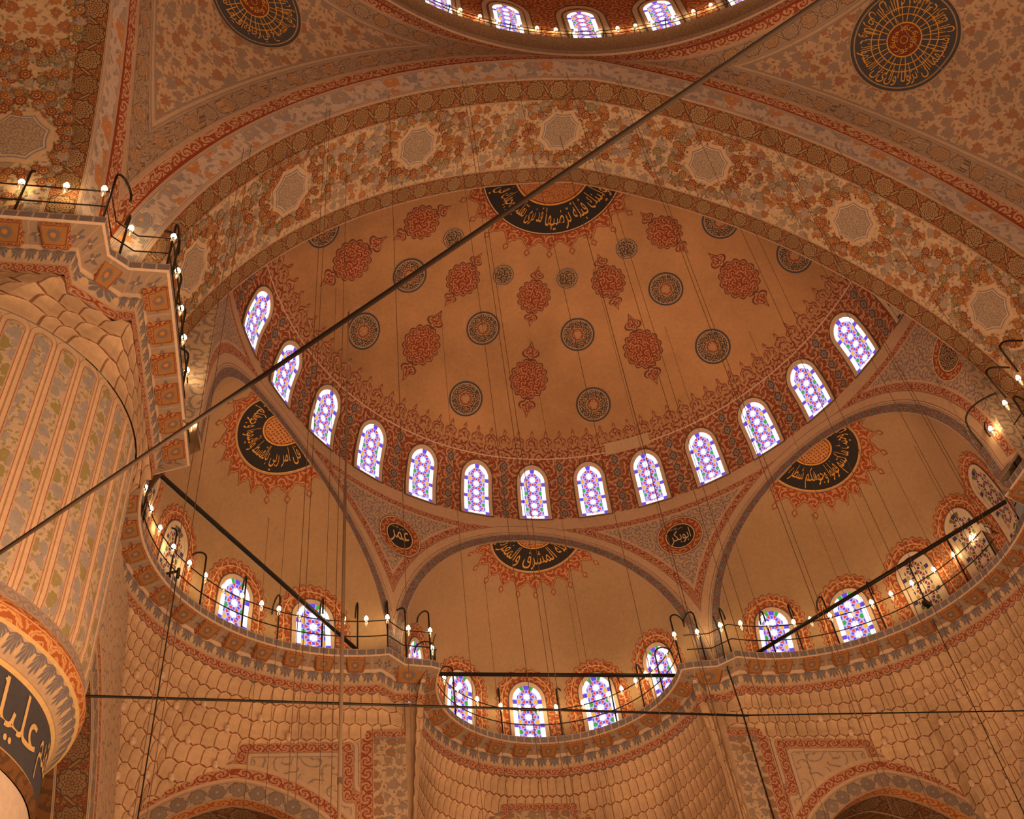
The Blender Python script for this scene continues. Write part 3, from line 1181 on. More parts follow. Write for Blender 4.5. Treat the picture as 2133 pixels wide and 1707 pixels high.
def glass_panes(Hn, fancy=False):
    """panes of the glazing in units of the window width"""
    out = []
    sp = Hn - 0.5
    ri, ro = 0.355, 0.495

    def arc(a0, a1, c, r0=ri, r1=ro):
        a0, a1 = radians(a0), radians(a1)
        n = 4
        pts = [(r1 * cos(a0 + (a1 - a0) * i / n), sp + r1 * sin(a0 + (a1 - a0) * i / n)) for i in range(n + 1)]
        pts += [(r0 * cos(a1 - (a1 - a0) * i / n), sp + r0 * sin(a1 - (a1 - a0) * i / n)) for i in range(n + 1)]
        out.append((pts, c))
    if fancy:
        arc(3, 58, 'white'); arc(60, 75, 'green'); arc(78, 102, 'violet'); arc(105, 120, 'green'); arc(122, 177, 'white')
    else:
        arc(3, 38, 'white'); arc(39, 77, 'white'); arc(79, 101, 'violet'); arc(103, 141, 'white'); arc(142, 177, 'white')

    def rect(x0, y0, x1, y1, c):
        out.append(([(x0, y0), (x1, y0), (x1, y1), (x0, y1)], c))
    sq = [0.01, sp * 0.5 - .06, sp - .14]
    for sx in (-1, 1):
        a, b = (ri, ro) if sx > 0 else (-ro, -ri)
        for i, y in enumerate(sq):
            rect(a, y, b, y + .13, 'violet')
            if i < 2:
                rect(a, y + .142, b, sq[i + 1] - .012, 'white')
    rect(-ri + .015, .01, -.12, .12, 'white'); rect(-.11, .01, .11, .12, 'green' if fancy else 'white'); rect(.12, .01, ri - .015, .12, 'white')
    y = sp + 0.11
    k = 0
    while y > 0.27:
        st = []
        for i in range(12):
            a = radians(30 * i + 30)
            r = 0.130 if i % 2 == 0 else 0.085
            st.append((r * cos(a), y + r * sin(a)))
        out.append((st, 'white'))
        for i in range(6):
            a = radians(60 * i + 30)
            cx, cy = .178 * cos(a), y + .178 * sin(a)
            if i == 4 and y - .355 > .27:
                pass
            ex = (cos(a), sin(a)); ey = (-sin(a), cos(a))
            hw, hh = .044, .036
            if i == 1 and k > 0: continue
            out.append(([(cx + ex[0] * sx * hw + ey[0] * sy_ * hh, cy + ex[1] * sx * hw + ey[1] * sy_ * hh) for sx, sy_ in ((-1, -1), (1, -1), (1, 1), (-1, 1))], 'violet'))
            a2 = radians(60 * i)
            tx, ty = .19 * cos(a2), y + .19 * sin(a2)
            e = (cos(a2), sin(a2)); f = (-sin(a2), cos(a2))
            out.append(([(tx - e[0] * .062, ty - e[1] * .062), (tx + e[0] * .05 - f[0] * .062, ty + e[1] * .05 - f[1] * .062), (tx + e[0] * .062, ty + e[1] * .062), (tx + e[0] * .05 + f[0] * .062, ty + e[1] * .05 + f[1] * .062)], 'red'))
        for sx in (-1, 1):
            cl = 'amber' if k % 2 == 0 else 'green'
            cx, cy = sx * .275, y - .1775
            if cy > .2:
                out.append(([(cx + sx * .06, cy - .075), (cx + sx * .06, cy + .075), (cx - sx * .01, cy + .08), (cx - sx * .055, cy + .02), (cx - sx * .055, cy - .02), (cx - sx * .01, cy - .08)], cl))
            out.append(([(sx * .30, y - .06), (sx * .34, y - .06), (sx * .34, y + .06), (sx * .30, y + .06)], 'violet'))
        y -= 0.355
        k += 1
    return out


WN = [0]


def add_window(pt, w, H, label, fancy=False, blind=False, low=None, group=None):
    """pt(x,y,d) maps window coordinates to the wall, d towards the room"""
    WN[0] += 1
    mb = MB()
    bot = -0.004
    rings = [(0.0, 0.0008), (0.0, 0.0042), (0.0125, 0.0048), (0.0125, 0.0050), (0.0158, 0.0050), (0.0165, 0.0002)]
    mats = ['cream', 'cream', 'ink', 'ink', 'ink']
    base = []
    for off, d in rings:
        pts = outline(w, H, off, bot=(low if low is not None else -off * 0.35))
        base.append([mb.V(pt(x, y, d)) for x, y in pts])
    n = len(base[0])
    for r in range(len(rings) - 1):
        for k in range(n):
            mb.face((base[r][k], base[r][(k + 1) % n], base[r + 1][(k + 1) % n], base[r + 1][k]), mats[r])
    fr = mb.build('window_%d' % WN[0], smooth=False)
    tag(fr, label, 'window', group, 'structure')
    mb = MB()
    sc_ = 2 * w
    pre = 'blind_' if blind else 'pane_'
    ol = outline(w, H, -0.0005, bot=0.0)
    ids = [mb.V(pt(x, y, 0.0012)) for x, y in ol]
    cs = [mb.V(pt(x * 0.5, H * .5 + (y - H * .5) * .5, 0.0012)) for x, y in ol]
    ctr = mb.V(pt(0, H * .5, 0.0012))
    for k in range(n):
        mb.face((ids[k], ids[(k + 1) % n], cs[(k + 1) % n], cs[k]), pre + 'lead')
        mb.face((cs[k], cs[(k + 1) % n], ctr), pre + 'lead')
    for poly, col in glass_panes(H / sc_, fancy):
        mb.face([mb.V(pt(x * sc_, y * sc_, 0.0020)) for x, y in poly], pre + col)
    mb.build('glass', fr, smooth=False)
    return fr


ORD = ['first', 'second', 'third', 'fourth', 'fifth', 'sixth', 'seventh', 'eighth', 'ninth', 'tenth', 'eleventh', 'twelfth', 'thirteenth', 'fourteenth', 'fifteenth',
       'sixteenth', 'seventeenth', 'eighteenth', 'nineteenth', 'twentieth', 'twenty-first', 'twenty-second', 'twenty-third', 'twenty-fourth', 'twenty-fifth', 'twenty-sixth', 'twenty-seventh', 'twenty-eighth', 'twenty-ninth', 'thirtieth']


def ordn(i): return ORD[min(i, len(ORD) - 1)]


for n_, i in enumerate(range(-6, 8)):
    tc = TH0 + i * DTH

    def pt(x, y, d, tc=tc):
        q = dome(tc + x, y)
        nn_ = Vector((-q[0], -q[1], -q[2] * .8)).normalized()
        return tuple(Vector(q) + nn_ * d)
    lb = 'arched stained glass window in the big half dome, %s counted from the left' % ordn(n_)
    if i == 0: lb = 'middle arched stained glass window at the foot of the big half dome'
    if i == 7: lb = 'unlit arched window half hidden behind the great arch, last of the half dome'
    add_window(pt, 0.0455, 0.190, lb, blind=(i == 7), group='windows round the foot of the half dome')

# ------------------------------------------------------------------ 2. wall under the semidome with three arches
EXC = {-1: radians(-57.3), 0: radians(-0.8), 1: radians(57.3)}
EXW = {-1: radians(26.8), 0: radians(27.3), 1: radians(26.8)}
HX = 0.59
ZB = -0.69


def arch_z(k, th):
    q = (th - EXC[k]) / EXW[k]
    return ZB + HX * sqrt(max(0, 1 - q * q)) if abs(q) < 1 else ZB


cols = []
for k in (-1, 0, 1):
    for i in range(61):
        cols.append(EXC[k] - EXW[k] * cos(pi * i / 60))
a = EXC[-1] - EXW[-1]
cols += [radians(-90), (radians(-90) + a) / 2]
for k in (-1, 0):
    a0 = EXC[k] + EXW[k]; a1 = EXC[k + 1] - EXW[k + 1]
    cols += [a0 + (a1 - a0) * i / 4 for i in range(1, 4)]
a = EXC[1] + EXW[1]
cols += [radians(90), (radians(90) + a) / 2]
cols = sorted(cols)
AC = {k: [((EXC[k] - EXW[k] * cos(pi * i / 120)) * 1.04, ZB + HX * sin(pi * i / 120)) for i in range(121)] for k in (-1, 0, 1)}
AL = {k: cum(AC[k]) for k in AC}


def near_arch(s, z):
    best = (9, 0)
    for k in AC:
        for i, p in enumerate(AC[k]):
            d = hypot(p[0] - s, p[1] - z)
            if d < best[0]: best = (d, AL[k][i])
    return best


mb = MB()
NR = 26
P = []; UV = []; dA_ = []; dR_ = []; uA_ = []
for r in range(NR + 1):
    row = []; uvr = []; a1 = []; a2 = []; a3 = []
    for th in cols:
        zl = ZB
        for k in (-1, 0, 1):
            if abs(th - EXC[k]) < EXW[k]: zl = arch_z(k, th)
        f = r / NR
        z = zl + (0.0 - zl) * f
        row.append(cyl(th, z)); uvr.append((th * 1.04, z))
        d, uu = near_arch(th * 1.04, z)
        a1.append(d if r else 0.0); a2.append(-z); a3.append(uu)
    P.append(row); UV.append(uvr); dA_.append(a1); dR_.append(a2); uA_.append(a3)
mb.grid(P, UV, 'spandrel', {'dA': dA_, 'dR': dR_, 'uA': uA_})
for s in (-1, 1):
    mb.grid([[(s * 0.99, -0.001, z), (s * 1.20, -0.001, z)] for z in (-0.72, -0.20)], [[(0, 0), (.21, 0)], [(0, .52), (.21, .52)]], 'arab_grey')
mb.grid([[(0.992, 0.114, z), (1.32, 0.114, z)] for z in (-0.72, -0.10)], [[(0, 0), (.33, 0)], [(0, .62), (.33, .62)]], 'arab_grey')
spandrel = mb.build('wall_apse')
tag(spandrel, 'curved wall under the half dome with three arches between painted spandrels', 'wall', kind='structure')
sp_bv = mb.bvh()
for (px, py, t) in ((832, 1118, 'عمر'), (1417, 1117, 'ابوبكر')):
    h, n = hitpx(sp_bv, px, py)
    nn_ = Vector((-h.x, -h.y, 0)).normalized()
    mb = MB()
    project_decal(mb, sp_bv, h, nn_, (0, 0, 1), *disc_shape([(0, .047, 'dark_paint'), (.047, .0505, 'gold_pale'), (.0505, .054, 'red_dark'), (.054, .072, 'arab_sun'), (.072, .0745, 'red_dark'), (.0745, .078, 'cream'), (.078, .080, 'ink')], 48), lift=.0016)
    pts, fs, asp = text_flat(t, 4)
    q = [((x - .5) * .070, (y - .5) * .056 - .004) for x, y in pts]
    project_decal(mb, sp_bv, h, nn_, (0, 0, 1), q, fs, ['gold_pale'] * len(fs), [[(0, 0)] * len(f) for f in fs], lift=.003)
    pts, fs, asp = text_flat('رضي الله عنه', 2)
    q = [((x - .5) * .045 - .008, (y - .5) * .014 + .031) for x, y in pts]
    project_decal(mb, sp_bv, h, nn_, (0, 0, 1), q, fs, ['gold_pale'] * len(fs), [[(0, 0)] * len(f) for f in fs], lift=.003)
    mb.build('calligraphy_roundel', spandrel, smooth=False)

h, n = hitpx(sp_bv, 1978, 738)
if h is not None:
    nn_ = Vector((-h.x, -h.y, 0)).normalized()
    mb = MB()
    project_decal(mb, sp_bv, h, nn_, (0, 0, 1), *disc_shape([(0, .047, 'scroll_black'), (.047, .0505, 'gold_pale'), (.0505, .054, 'red_dark'), (.054, .072, 'arab_sun'), (.072, .0745, 'red_dark'), (.0745, .078, 'cream')], 48), lift=.0016)
    mb.build('painted_roundel', spandrel, smooth=False)

# ------------------------------------------------------------------ 3. the three exedra half domes
BACK = {-1: 1.285, 0: 1.400, 1: 1.285}


def ex(k, al, z, d=0.0):
    q = sqrt(max(0.0, 1 - ((z - ZB) / HX) ** 2)) if z > ZB else 1.0
    th = EXC[k]; dth = EXW[k] * q
    L = (sin(th - dth), SY * cos(th - dth)); R = (sin(th + dth), SY * cos(th + dth))
    m = ((L[0] + R[0]) / 2, (L[1] + R[1]) / 2)
    thg = radians(-57.5 if k < 0 else 57.5 if k > 0 else 0)
    ax = (sin(thg), cos(thg))
    ap = (sin(th), SY * cos(th))
    apr = ap[0] * ax[0] + ap[1] * ax[1]
    back = apr + (BACK[k] - apr) * q
    b = back - (m[0] * ax[0] + m[1] * ax[1])
    lat = ((R[0] - L[0]) / 2, (R[1] - L[1]) / 2)
    p = Vector((m[0] + lat[0] * sin(al) + ax[0] * b * cos(al), m[1] + lat[1] * sin(al) + ax[1] * b * cos(al), z))
    if d:
        cdir = Vector((m[0], m[1], z - 0.12)) - p
        p = p + cdir.normalized() * d
    return tuple(p)


EXN = {-1: 'left', 0: 'middle', 1: 'right'}
ex_bv = {}
EXO = {}
for k in (-1, 0, 1):
    mb = MB()
    P = []; UV = []
    for i in range(0, 37):
        z = ZB + HX * sin(pi / 2 * min(i, 36) / 36 * 0.9995)
        P.append([ex(k, radians(-90 + 180 * j / 56), z) for j in range(57)])
        UV.append([(j / 30, z) for j in range(57)])
    mb.grid(P, UV, 'plaster')
    o = mb.build('exedra_ceiling')
    tag(o, 'small plaster half dome with lit windows in the %s arch under the big half dome' % EXN[k], 'dome', 'three small half domes under the big one', 'structure')
    EXO[k] = o
    ex_bv[k] = mb.bvh()

MED = {-1: ((-0.838, 0.600), 'قل امر ربي بالقسط واقيموا وجوهكم', 'عند كل مسجد وادعوه مخلصين له الدين'),
       0: ((0.004, 1.055), 'ولله المشرق والمغرب', 'فاينما تولوا فثم وجه الله'),
       1: ((0.848, 0.590), 'وحيث ما كنتم فولوا وجوهكم شطره', 'وان الذين اوتوا الكتاب ليعلمون انه الحق')}
for k in (-1, 0, 1):
    (mx, my), t1, t2 = MED[k]
    ax = Vector((sin(EXC[k]), cos(EXC[k]), 0))
    mb = MB()
    cen = (mx, my, -0.25)
    sunburst(mb, ex_bv[k], cen, ax, 0.158, 0.245, 20)
    project_polar(mb, ex_bv[k], cen, ax, *disc_shape([(0, .054, 'rose_dots'), (.054, .057, 'red_dark'), (.057, .062, 'gold_paint'), (.062, .147, 'dark_paint'), (.147, .150, 'gold_paint'), (.150, .155, 'tan_paint'), (.155, .159, 'red_dark')], 140), lift=.0022)
    # lettering runs round the visible lower half and the hidden upper half
    for txt, a0, a1 in ((t1, 0.0, pi), (t2, pi, 2 * pi)):
        q = polar_text(txt, a0 + .04, a1 - .04, .143, .068, 'gold_paint')
        project_polar(mb, ex_bv[k], cen, ax, *q, lift=.0036)
    mb.build('calligraphy_medallion', EXO[k], smooth=False)

EXWIN = {-1: [(57, 0), (22.5, 0), (-12, 1), (-45, 1)], 0: [(-64.5, 0), (-32, 0), (0, 0), (31, 0), (64, 0)], 1: [(-59, 0), (-24.5, 0), (5.5, 1), (33, 1), (60, 1)]}
for k in (-1, 0, 1):
    for n_, (ad, blind) in enumerate(EXWIN[k]):
        al = radians(ad)
        # local arc length per radian
        pa, pb = Vector(ex(k, al - .02, -.6)), Vector(ex(k, al + .02, -.6))
        rr = (pb - pa).length / .04
        zb = -0.470 - 0.235

        def pt(x, y, d, k=k, al=al, rr=rr, zb=zb):
            return ex(k, al + x / rr, zb + y * 0.97, d)
        side = EXN[k]
        which = ordn(n_)
        frm = {-1: 'counted from the middle arch', 0: 'counted from the left', 1: 'counted from the middle arch'}[k]
        lb = '%s arched window with %s glass in the %s small half dome, %s' % (which, 'unlit' if blind else 'bright coloured', side, frm)
        add_window(pt, 0.051, 0.235, lb, fancy=True, blind=bool(blind), low=0.0, group='windows of the small half domes')
        # sunburst border painted round it
        mb = MB()
        ol = []
        NPT = 150
        w, H = 0.051, 0.235
        sp = H - w
        Ls = sp; La = pi * (w + .03)
        tot = 2 * Ls + La
        for i in range(NPT + 1):
            s_ = tot * i / NPT
            if s_ < Ls: b_ = ((1, 0), (w, s_))
            elif s_ < Ls + La:
                a_ = (s_ - Ls) / La * pi
                b_ = ((cos(a_), sin(a_)), (w * cos(a_), sp + w * sin(a_)))
            else: b_ = ((-1, 0), (-w, Ls - (s_ - Ls - La)))
            ol.append((b_, s_))
        for kk, lift, mt in ((1.0, .0010, 'red_paint'), (.93, .0015, 'tan_paint'), (0.86, .0020, 'arab_sun')):
            prev = None
            for (dn, bp), s_ in ol:
                t_ = abs(((s_ / 0.0215) % 1.0) - 0.5) * 2
                off = 0.017 + (0.062 - 0.017 + 0.0) * kk * (0.78 + 0.22 * (1 - t_) ** 0.7) if kk < 1 else 0.017 + 0.045 * (0.76 + 0.26 * (1 - t_) ** 0.7)
                if kk < 1: off = min(off, 0.017 + 0.045 * (0.76 + 0.26 * (1 - t_) ** 0.7) * (1 - (1 - kk) * 1.2))
                ids = []
                for f in (0, .5, 1):
                    o_ = 0.016 + (off - 0.016) * f
                    ids.append((mb.V(pt(bp[0] + dn[0] * o_, bp[1] + dn[1] * o_, lift)), (s_, o_)))
                if prev:
                    for a_ in (0, 1):
                        mb.face((prev[a_][0], ids[a_][0], ids[a_ + 1][0], prev[a_ + 1][0]), mt, [prev[a_][1], ids[a_][1], ids[a_ + 1][1], prev[a_ + 1][1]])
                prev = ids
        # inner cord line
        prev = None
        for (dn, bp), s_ in ol:
            ids = [mb.V(pt(bp[0] + dn[0] * o_, bp[1] + dn[1] * o_, .0026)) for o_ in (.036, .0385)]
            if prev: mb.face((prev[0], ids[0], ids[1], prev[1]), 'gold_pale')
            prev = ids
        mb.build('painted_sunburst', EXO[k], smooth=False)

# ------------------------------------------------------------------ 4. great arches
YM = -1.549
PD = arch_profile(1.194, 0.209, ZS, -0.694)
PC = arch_profile(1.126, EC, ZS, -0.694)


def great_arch(fn, name, label, deep=False):
    """fn(x,z,depth) places a profile point; depth 0 is the face towards the main bay"""
    mb = MB()

    def strip(pa, da, pb, db, mat, sub=1, metric=False, w=None):
        la = cum(pb)
        w_ = w or max(1e-3, abs(db - da))
        P = []; UV = []
        for i in range(sub + 1):
            f = i / sub
            P.append([fn(a[0] + (b[0] - a[0]) * f, a[1] + (b[1] - a[1]) * f, da + (db - da) * f) for a, b in zip(pa, pb)])
            if metric: UV.append([(l, (db - da) * f) for l in la])
            else: UV.append([(l / w_, f) for l in la])
        mb.grid(P, UV, mat)
    strip(PD, 0.0, PC, 0.022, 'white_band', w=0.078)
    b1, b2 = (.085, .335) if deep else (.093, .309)
    strip(PC, 0.022, PC, b1, 'vine_brown', sub=2)
    strip(PC, b1, PC, b2, 'floral_vault', sub=4, metric=True)
    strip(PC, b2, PC, 0.367 if not deep else .395, 'vine_brown' if not deep else 'vine_rose', sub=2)
    if deep:
        back = [(x * 1.0, z) for x, z in PC]
        strip(PC, 0.395, [(x * .55, z - .1) for x, z in PC], 0.42, 'plaster')
        mb.grid([[fn(x, z, 0.43) for x in (-1.3, 1.3)] for z in (-.8, .6)], [[(0, 0), (1, 0)], [(0, 1), (1, 1)]], 'plaster')
    else:
        strip(PC, 0.367, PD, 0.368, 'cream_dark')
    o = mb.build(name)
    tag(o, label, 'arch', kind='structure')
    bv = mb.bvh()
    return o, bv


front_arch, fa_bv = great_arch(lambda x, z, d: (x, -0.367 + d, z), 'arch_wall', 'great pointed arch with a flower painted underside before the big half dome')
left_arch, la_bv = great_arch(lambda x, z, d: (-1.19 - d, YM + x, z), 'arch_wall', 'flower painted great arch at the upper left beside the round pier', True)
right_arch, ra_bv = great_arch(lambda x, z, d: (1.19 + d, YM + x, z), 'arch_wall', 'great arch at the far upper right edge, mostly out of view', True)


def octagon(par, bv, px, py, R):
    h, n = hitpx(bv, px, py)
    if h is None: return
    if n.dot(Vector(CAM) - h) < 0: n = -n
    up = Vector((0, 1, 0)) if par is front_arch else Vector((-1, 0, 0))
    mb = MB()
    for sc_, lift, mt in ((1.22, .0012, 'plaster_pale'), (1.0, .0018, 'blue_paint'), (.94, .0024, 'cream'), (.88, .0030, 'blue_paint'), (.84, .0036, 'lattice_pale')):
        pts = []
        for i in range(8):
            for j in range(6):
                a0, a1 = 2 * pi * (i + .5) / 8, 2 * pi * (i + 1.5) / 8
                x0, y0, x1, y1 = cos(a0), sin(a0), cos(a1), sin(a1)
                f = j / 6
                b = 1 - .06 * sin(pi * f)
                pts.append(((x0 + (x1 - x0) * f) * R * sc_ * b, (y0 + (y1 - y0) * f) * R * sc_ * b))
        project_decal(mb, bv, h, n, up, *fan(pts, mt), lift=lift)
    mb.build('octagon_medallion', par, smooth=False)


simple('plaster_pale', (0.60, 0.415, 0.265), .2)
for px, py in ((604, 398), (868, 305), (1166, 272), (1475, 341), (1778, 463), (2063, 645), (400, 560)):
    octagon(front_arch, fa_bv, px, py, 0.060)
octagon(left_arch, la_bv, 38, 286, 0.062)

# wreaths of painted flowers round the octagons (reds, oranges, greys)


def flower_pts(R, n, amp, na=32):
    return [(R * (1 + amp * cos(n * a)) * cos(a), R * (1 + amp * cos(n * a)) * sin(a)) for a in [2 * pi * i / na for i in range(na)]]


for nm, c in (('fl_red', (0.23, 0.062, 0.020)), ('fl_orange', (0.31, 0.115, 0.03)), ('fl_grey', (0.235, 0.195, 0.165)), ('fl_olive', (0.19, 0.155, 0.085)), ('fl_amber', (0.60, 0.27, 0.05)), ('fl_mauve', (0.33, 0.275, 0.265))):
    simple(nm, c, .3)


def wreath(par, bv, seeds, spread=0.6):
    rnd = random.Random(5)
    mb = MB()
    up0 = Vector((0, 1, 0)) if par is front_arch else Vector((-1, 0, 0))
    for (px, py) in seeds:
        h, n = hitpx(bv, px, py)
        if h is None: continue
        if n.dot(Vector(CAM) - h) < 0: n = -n
        for ring, (rad, cnt, pal) in enumerate(((.088, 17, ('fl_red', 'fl_orange', 'fl_red')), (.105, 17, ('fl_red', 'fl_orange', 'fl_olive')), (.150, 20, ('fl_grey', 'fl_olive', 'fl_mauve', 'fl_red')), (.190, 22, ('fl_grey', 'fl_orange', 'fl_mauve')), (.225, 20, ('fl_red', 'fl_orange', 'fl_grey', 'fl_mauve')))):
            for i in range(cnt):
                a = 2 * pi * (i + rnd.random() * .5) / cnt
                x, y = rad * cos(a) * 1.05, rad * sin(a) * (0.92, .88, .62, .48, .40)[ring]
                if abs(y) > .096: y = math.copysign(.095 - rnd.random() * .02, y)
                R = rnd.uniform(.0085, .0135)
                lf = .0016 + rnd.random() * .001
                mt = rnd.choice(pal)
                np_ = rnd.choice((7, 8, 9))
                po = [(x + q[0], y + q[1]) for q in flower_pts(R, np_, .17)]
                project_decal(mb, bv, h, n, up0, *fan(po, mt, x, y, rings=1), lift=lf)
                po = [(x + q[0], y + q[1]) for q in flower_pts(R * .62, np_, .2, 24)]
                project_decal(mb, bv, h, n, up0, *fan(po, 'plaster_pale', x, y, rings=1), lift=lf + .0005)
                po = [(x + q[0], y + q[1]) for q in flower_pts(R * .50, np_, .2, 24)]
                project_decal(mb, bv, h, n, up0, *fan(po, mt, x, y, rings=1), lift=lf + .0009)
                po = [(x + q[0], y + q[1]) for q in flower_pts(R * .22, 5, .1, 12)]
                project_decal(mb, bv, h, n, up0, *fan(po, 'fl_amber', x, y, rings=1), lift=lf + .0013)
                for l in range(3):
                    b = rnd.random() * 6.28
                    lx, ly = x + cos(b) * R * 1.25, y + sin(b) * R * 1.25
                    L = R * .75; wd = R * .28
                    po = [(lx, ly), (lx + cos(b) * L * .5 - sin(b) * wd, ly + sin(b) * L * .5 + cos(b) * wd), (lx + cos(b) * L, ly + sin(b) * L), (lx + cos(b) * L * .5 + sin(b) * wd, ly + sin(b) * L * .5 - cos(b) * wd)]
                    project_decal(mb, bv, h, n, up0, po, [(0, 1, 2, 3)], [rnd.choice(('fl_olive', 'fl_grey', mt))], [[(0, 0)] * 4], lift=lf)
    mb.build('painted_garlands', par, smooth=False)


wreath(front_arch, fa_bv, [(604, 398), (868, 305), (1166, 272), (1475, 341), (1778, 463), (2063, 645), (400, 560)])
wreath(left_arch, la_bv, [(38, 286), (70, 40)])

# ------------------------------------------------------------------ 5. pendentives and main dome
RC = (-0.13, -1.43)


def rad_at(py, z):
    p = ony(1200, py, 0)
    q = onz(1200, py, z)
    return hypot(q[0] - RC[0], q[1] - RC[1])


ring = [(127, .575), (117, .598), (113, .604), (106, .622)]
RR = [(rad_at(py, z), z) for py, z in ring]
lipR = rad_at(79, .672)
for side in (-1, 1):
    # edge points: along the front arch from its crown down, then up the side arch
    half = len(PD) // 2
    if side < 0:
        e1 = [(x, -0.367, z) for x, z in PD[:half + 1]][::-1]
        e2 = [(-1.19, YM + x, z) for x, z in PD[half:]][::-1]
    else:
        e1 = [(x, -0.367, z) for x, z in PD[half:]]
        e2 = [(1.19, YM + x, z) for x, z in PD[half:]][::-1]
    e1 = [p for p in e1 if p[2] > -0.70]; e2 = [p for p in e2 if p[2] > -0.70]
    edge = e1 + e2
    Ls = cum(edge)
    dense = []
    NE = 150
    for i in range(NE + 1):
        L = Ls[-1] * i / NE
        j = min(max(0, next((q for q in range(len(Ls)) if Ls[q] >= L), len(Ls) - 1) - 1), len(Ls) - 2)
        f = (L - Ls[j]) / max(1e-9, Ls[j + 1] - Ls[j])
        dense.append(tuple(edge[j][q] + (edge[j + 1][q] - edge[j][q]) * f for q in range(3)))
    r0, z0 = RR[0]
    NT = 46
    P = []; UV = []
    for t in range(NT + 1):
        f = t / NT
        row = []
        for p in dense:
            a = atan2(p[0] - RC[0], p[1] - RC[1])
            rb = hypot(p[0] - RC[0], p[1] - RC[1])
            cosq = cos(f * pi / 2); sinq = sin(f * pi / 2)
            k_ = 0.55
            rr_ = r0 + (rb - r0) * (cosq * k_ + (1 - f) * (1 - k_))
            zz_ = p[2] + (z0 - p[2]) * (sinq * k_ + f * (1 - k_))
            row.append((RC[0] + rr_ * sin(a), RC[1] + rr_ * cos(a), zz_))
        P.append(row)
    for it in range(90):
        Q = [list(r_) for r_ in P]
        for t in range(1, NT):
            up_, mid_, dn_ = P[t - 1], P[t], P[t + 1]
            for i in range(1, NE):
                a_, b_, c_, d_ = up_[i], dn_[i], mid_[i - 1], mid_[i + 1]
                Q[t][i] = ((a_[0] + b_[0]) * .18 + (c_[0] + d_[0]) * .32, (a_[1] + b_[1]) * .18 + (c_[1] + d_[1]) * .32, (a_[2] + b_[2]) * .18 + (c_[2] + d_[2]) * .32)
        P = Q
    dA_ = []; dR_ = []; uA_ = []; uR_ = []
    Ld = cum(dense)
    for t, row in enumerate(P):
        a1 = []; a2 = []; a3 = []; a4 = []; uvr = []
        for i, p in enumerate(row):
            best = 9; bi = 0
            for j in range(max(0, i - 150), min(len(dense), i + 151), 1):
                d = (p[0] - dense[j][0]) ** 2 + (p[1] - dense[j][1]) ** 2 + (p[2] - dense[j][2]) ** 2
                if d < best: best = d; bi = j
            a1.append(sqrt(best)); a3.append(Ld[bi])
            a = atan2(p[0] - RC[0], p[1] - RC[1])
            top = (RC[0] + r0 * sin(a), RC[1] + r0 * cos(a), z0)
            a2.append(math.dist(p, top)); a4.append(a * r0)
            cx_, cy_ = side * 1.19, -0.37
            w_in = -side * (p[0] - cx_) * .7071 - (p[1] - cy_) * .7071
            uvr.append(((-side * p[0] + p[1]) * .7071, w_in * .62 + p[2] * .78))
        dA_.append(a1); dR_.append(a2); uA_.append(a3); uR_.append(a4); UV.append(uvr)
    mb = MB()
    mb.grid(P, UV, 'pendentive', {'dA': dA_, 'dR': dR_, 'uA': uA_, 'uR': uR_})
    pend = mb.build('pendentive_wall')
    tag(pend, 'painted curved triangle of wall %s of the main dome, with a dark calligraphy disc' % ('left' if side < 0 else 'right'), 'wall', kind='structure')
    bv = mb.bvh()
    px, py = (528, 4) if side < 0 else (1884, 83)
    h, n = hitpx(bv, px, py)
    if h is not None:
        if n.dot(Vector(CAM) - h) < 0: n = -n
        mb = MB()
        RM = 0.150 if side > 0 else 0.137
        up = Vector((0, 0, 1))
        k = RM / 0.165
        project_decal(mb, bv, h, n, up, *disc_shape([(0, .050 * k, 'red_dark'), (.050 * k, .054 * k, 'gold_paint'), (.054 * k, .148 * k, 'navy_paint'), (.148 * k, .152 * k, 'plaster'), (.152 * k, .161 * k, 'navy_paint'), (.161 * k, .165 * k, 'tan_paint')], 96), lift=.0022)
        rings = [(.076 * k, .0790 * k), (.098 * k, .1010 * k)]
        project_decal(mb, bv, h, n, up, *disc_shape([(a, b, 'gold_paint') for a, b in rings] + [(.010 * k, .012 * k, 'gold_paint'), (.030 * k, .0315 * k, 'gold_paint')], 96), lift=.0034)
        # radiating strokes
        for i in range(36):
            a = 2 * pi * i / 36 + (i % 3) * .03
            a_, b_ = (.055 * k, .118 * k) if i % 3 else (.074 * k, .128 * k)
            w_ = .0011
            pts = [(a_ * cos(a) - w_ * sin(a), a_ * sin(a) + w_ * cos(a)), (b_ * cos(a) - w_ * sin(a), b_ * sin(a) + w_ * cos(a)), (b_ * cos(a) + w_ * sin(a), b_ * sin(a) - w_ * cos(a)), (a_ * cos(a) + w_ * sin(a), a_ * sin(a) - w_ * cos(a))]
            project_decal(mb, bv, h, n, up, pts, [(0, 1, 2, 3)], ['gold_paint'], [[(0, 0)] * 4], lift=.0036)
        words = ('ان الله يمسك', 'السموات والارض', 'ان تزولا ولئن', 'زالتا ان امسكهما') if side > 0 else ('نور السموات والارض', 'مثل نوره كمشكوة', 'فيها مصباح', 'المصباح في زجاجة')
        for i, t in enumerate(words):
            q = polar_text(t, i * pi / 2 + .05, (i + 1) * pi / 2 - .05, .144 * k, .092 * k, 'gold_paint')
            project_decal(mb, bv, h, n, up, *q, lift=.0038)
        for i in range(2):
            q = polar_text('والله نور', i * pi + .1, (i + 1) * pi - .1, .045 * k, .018 * k, 'gold_paint')
            project_decal(mb, bv, h, n, up, *q, lift=.0038)
        mb.build('calligraphy_medallion', pend, smooth=False)

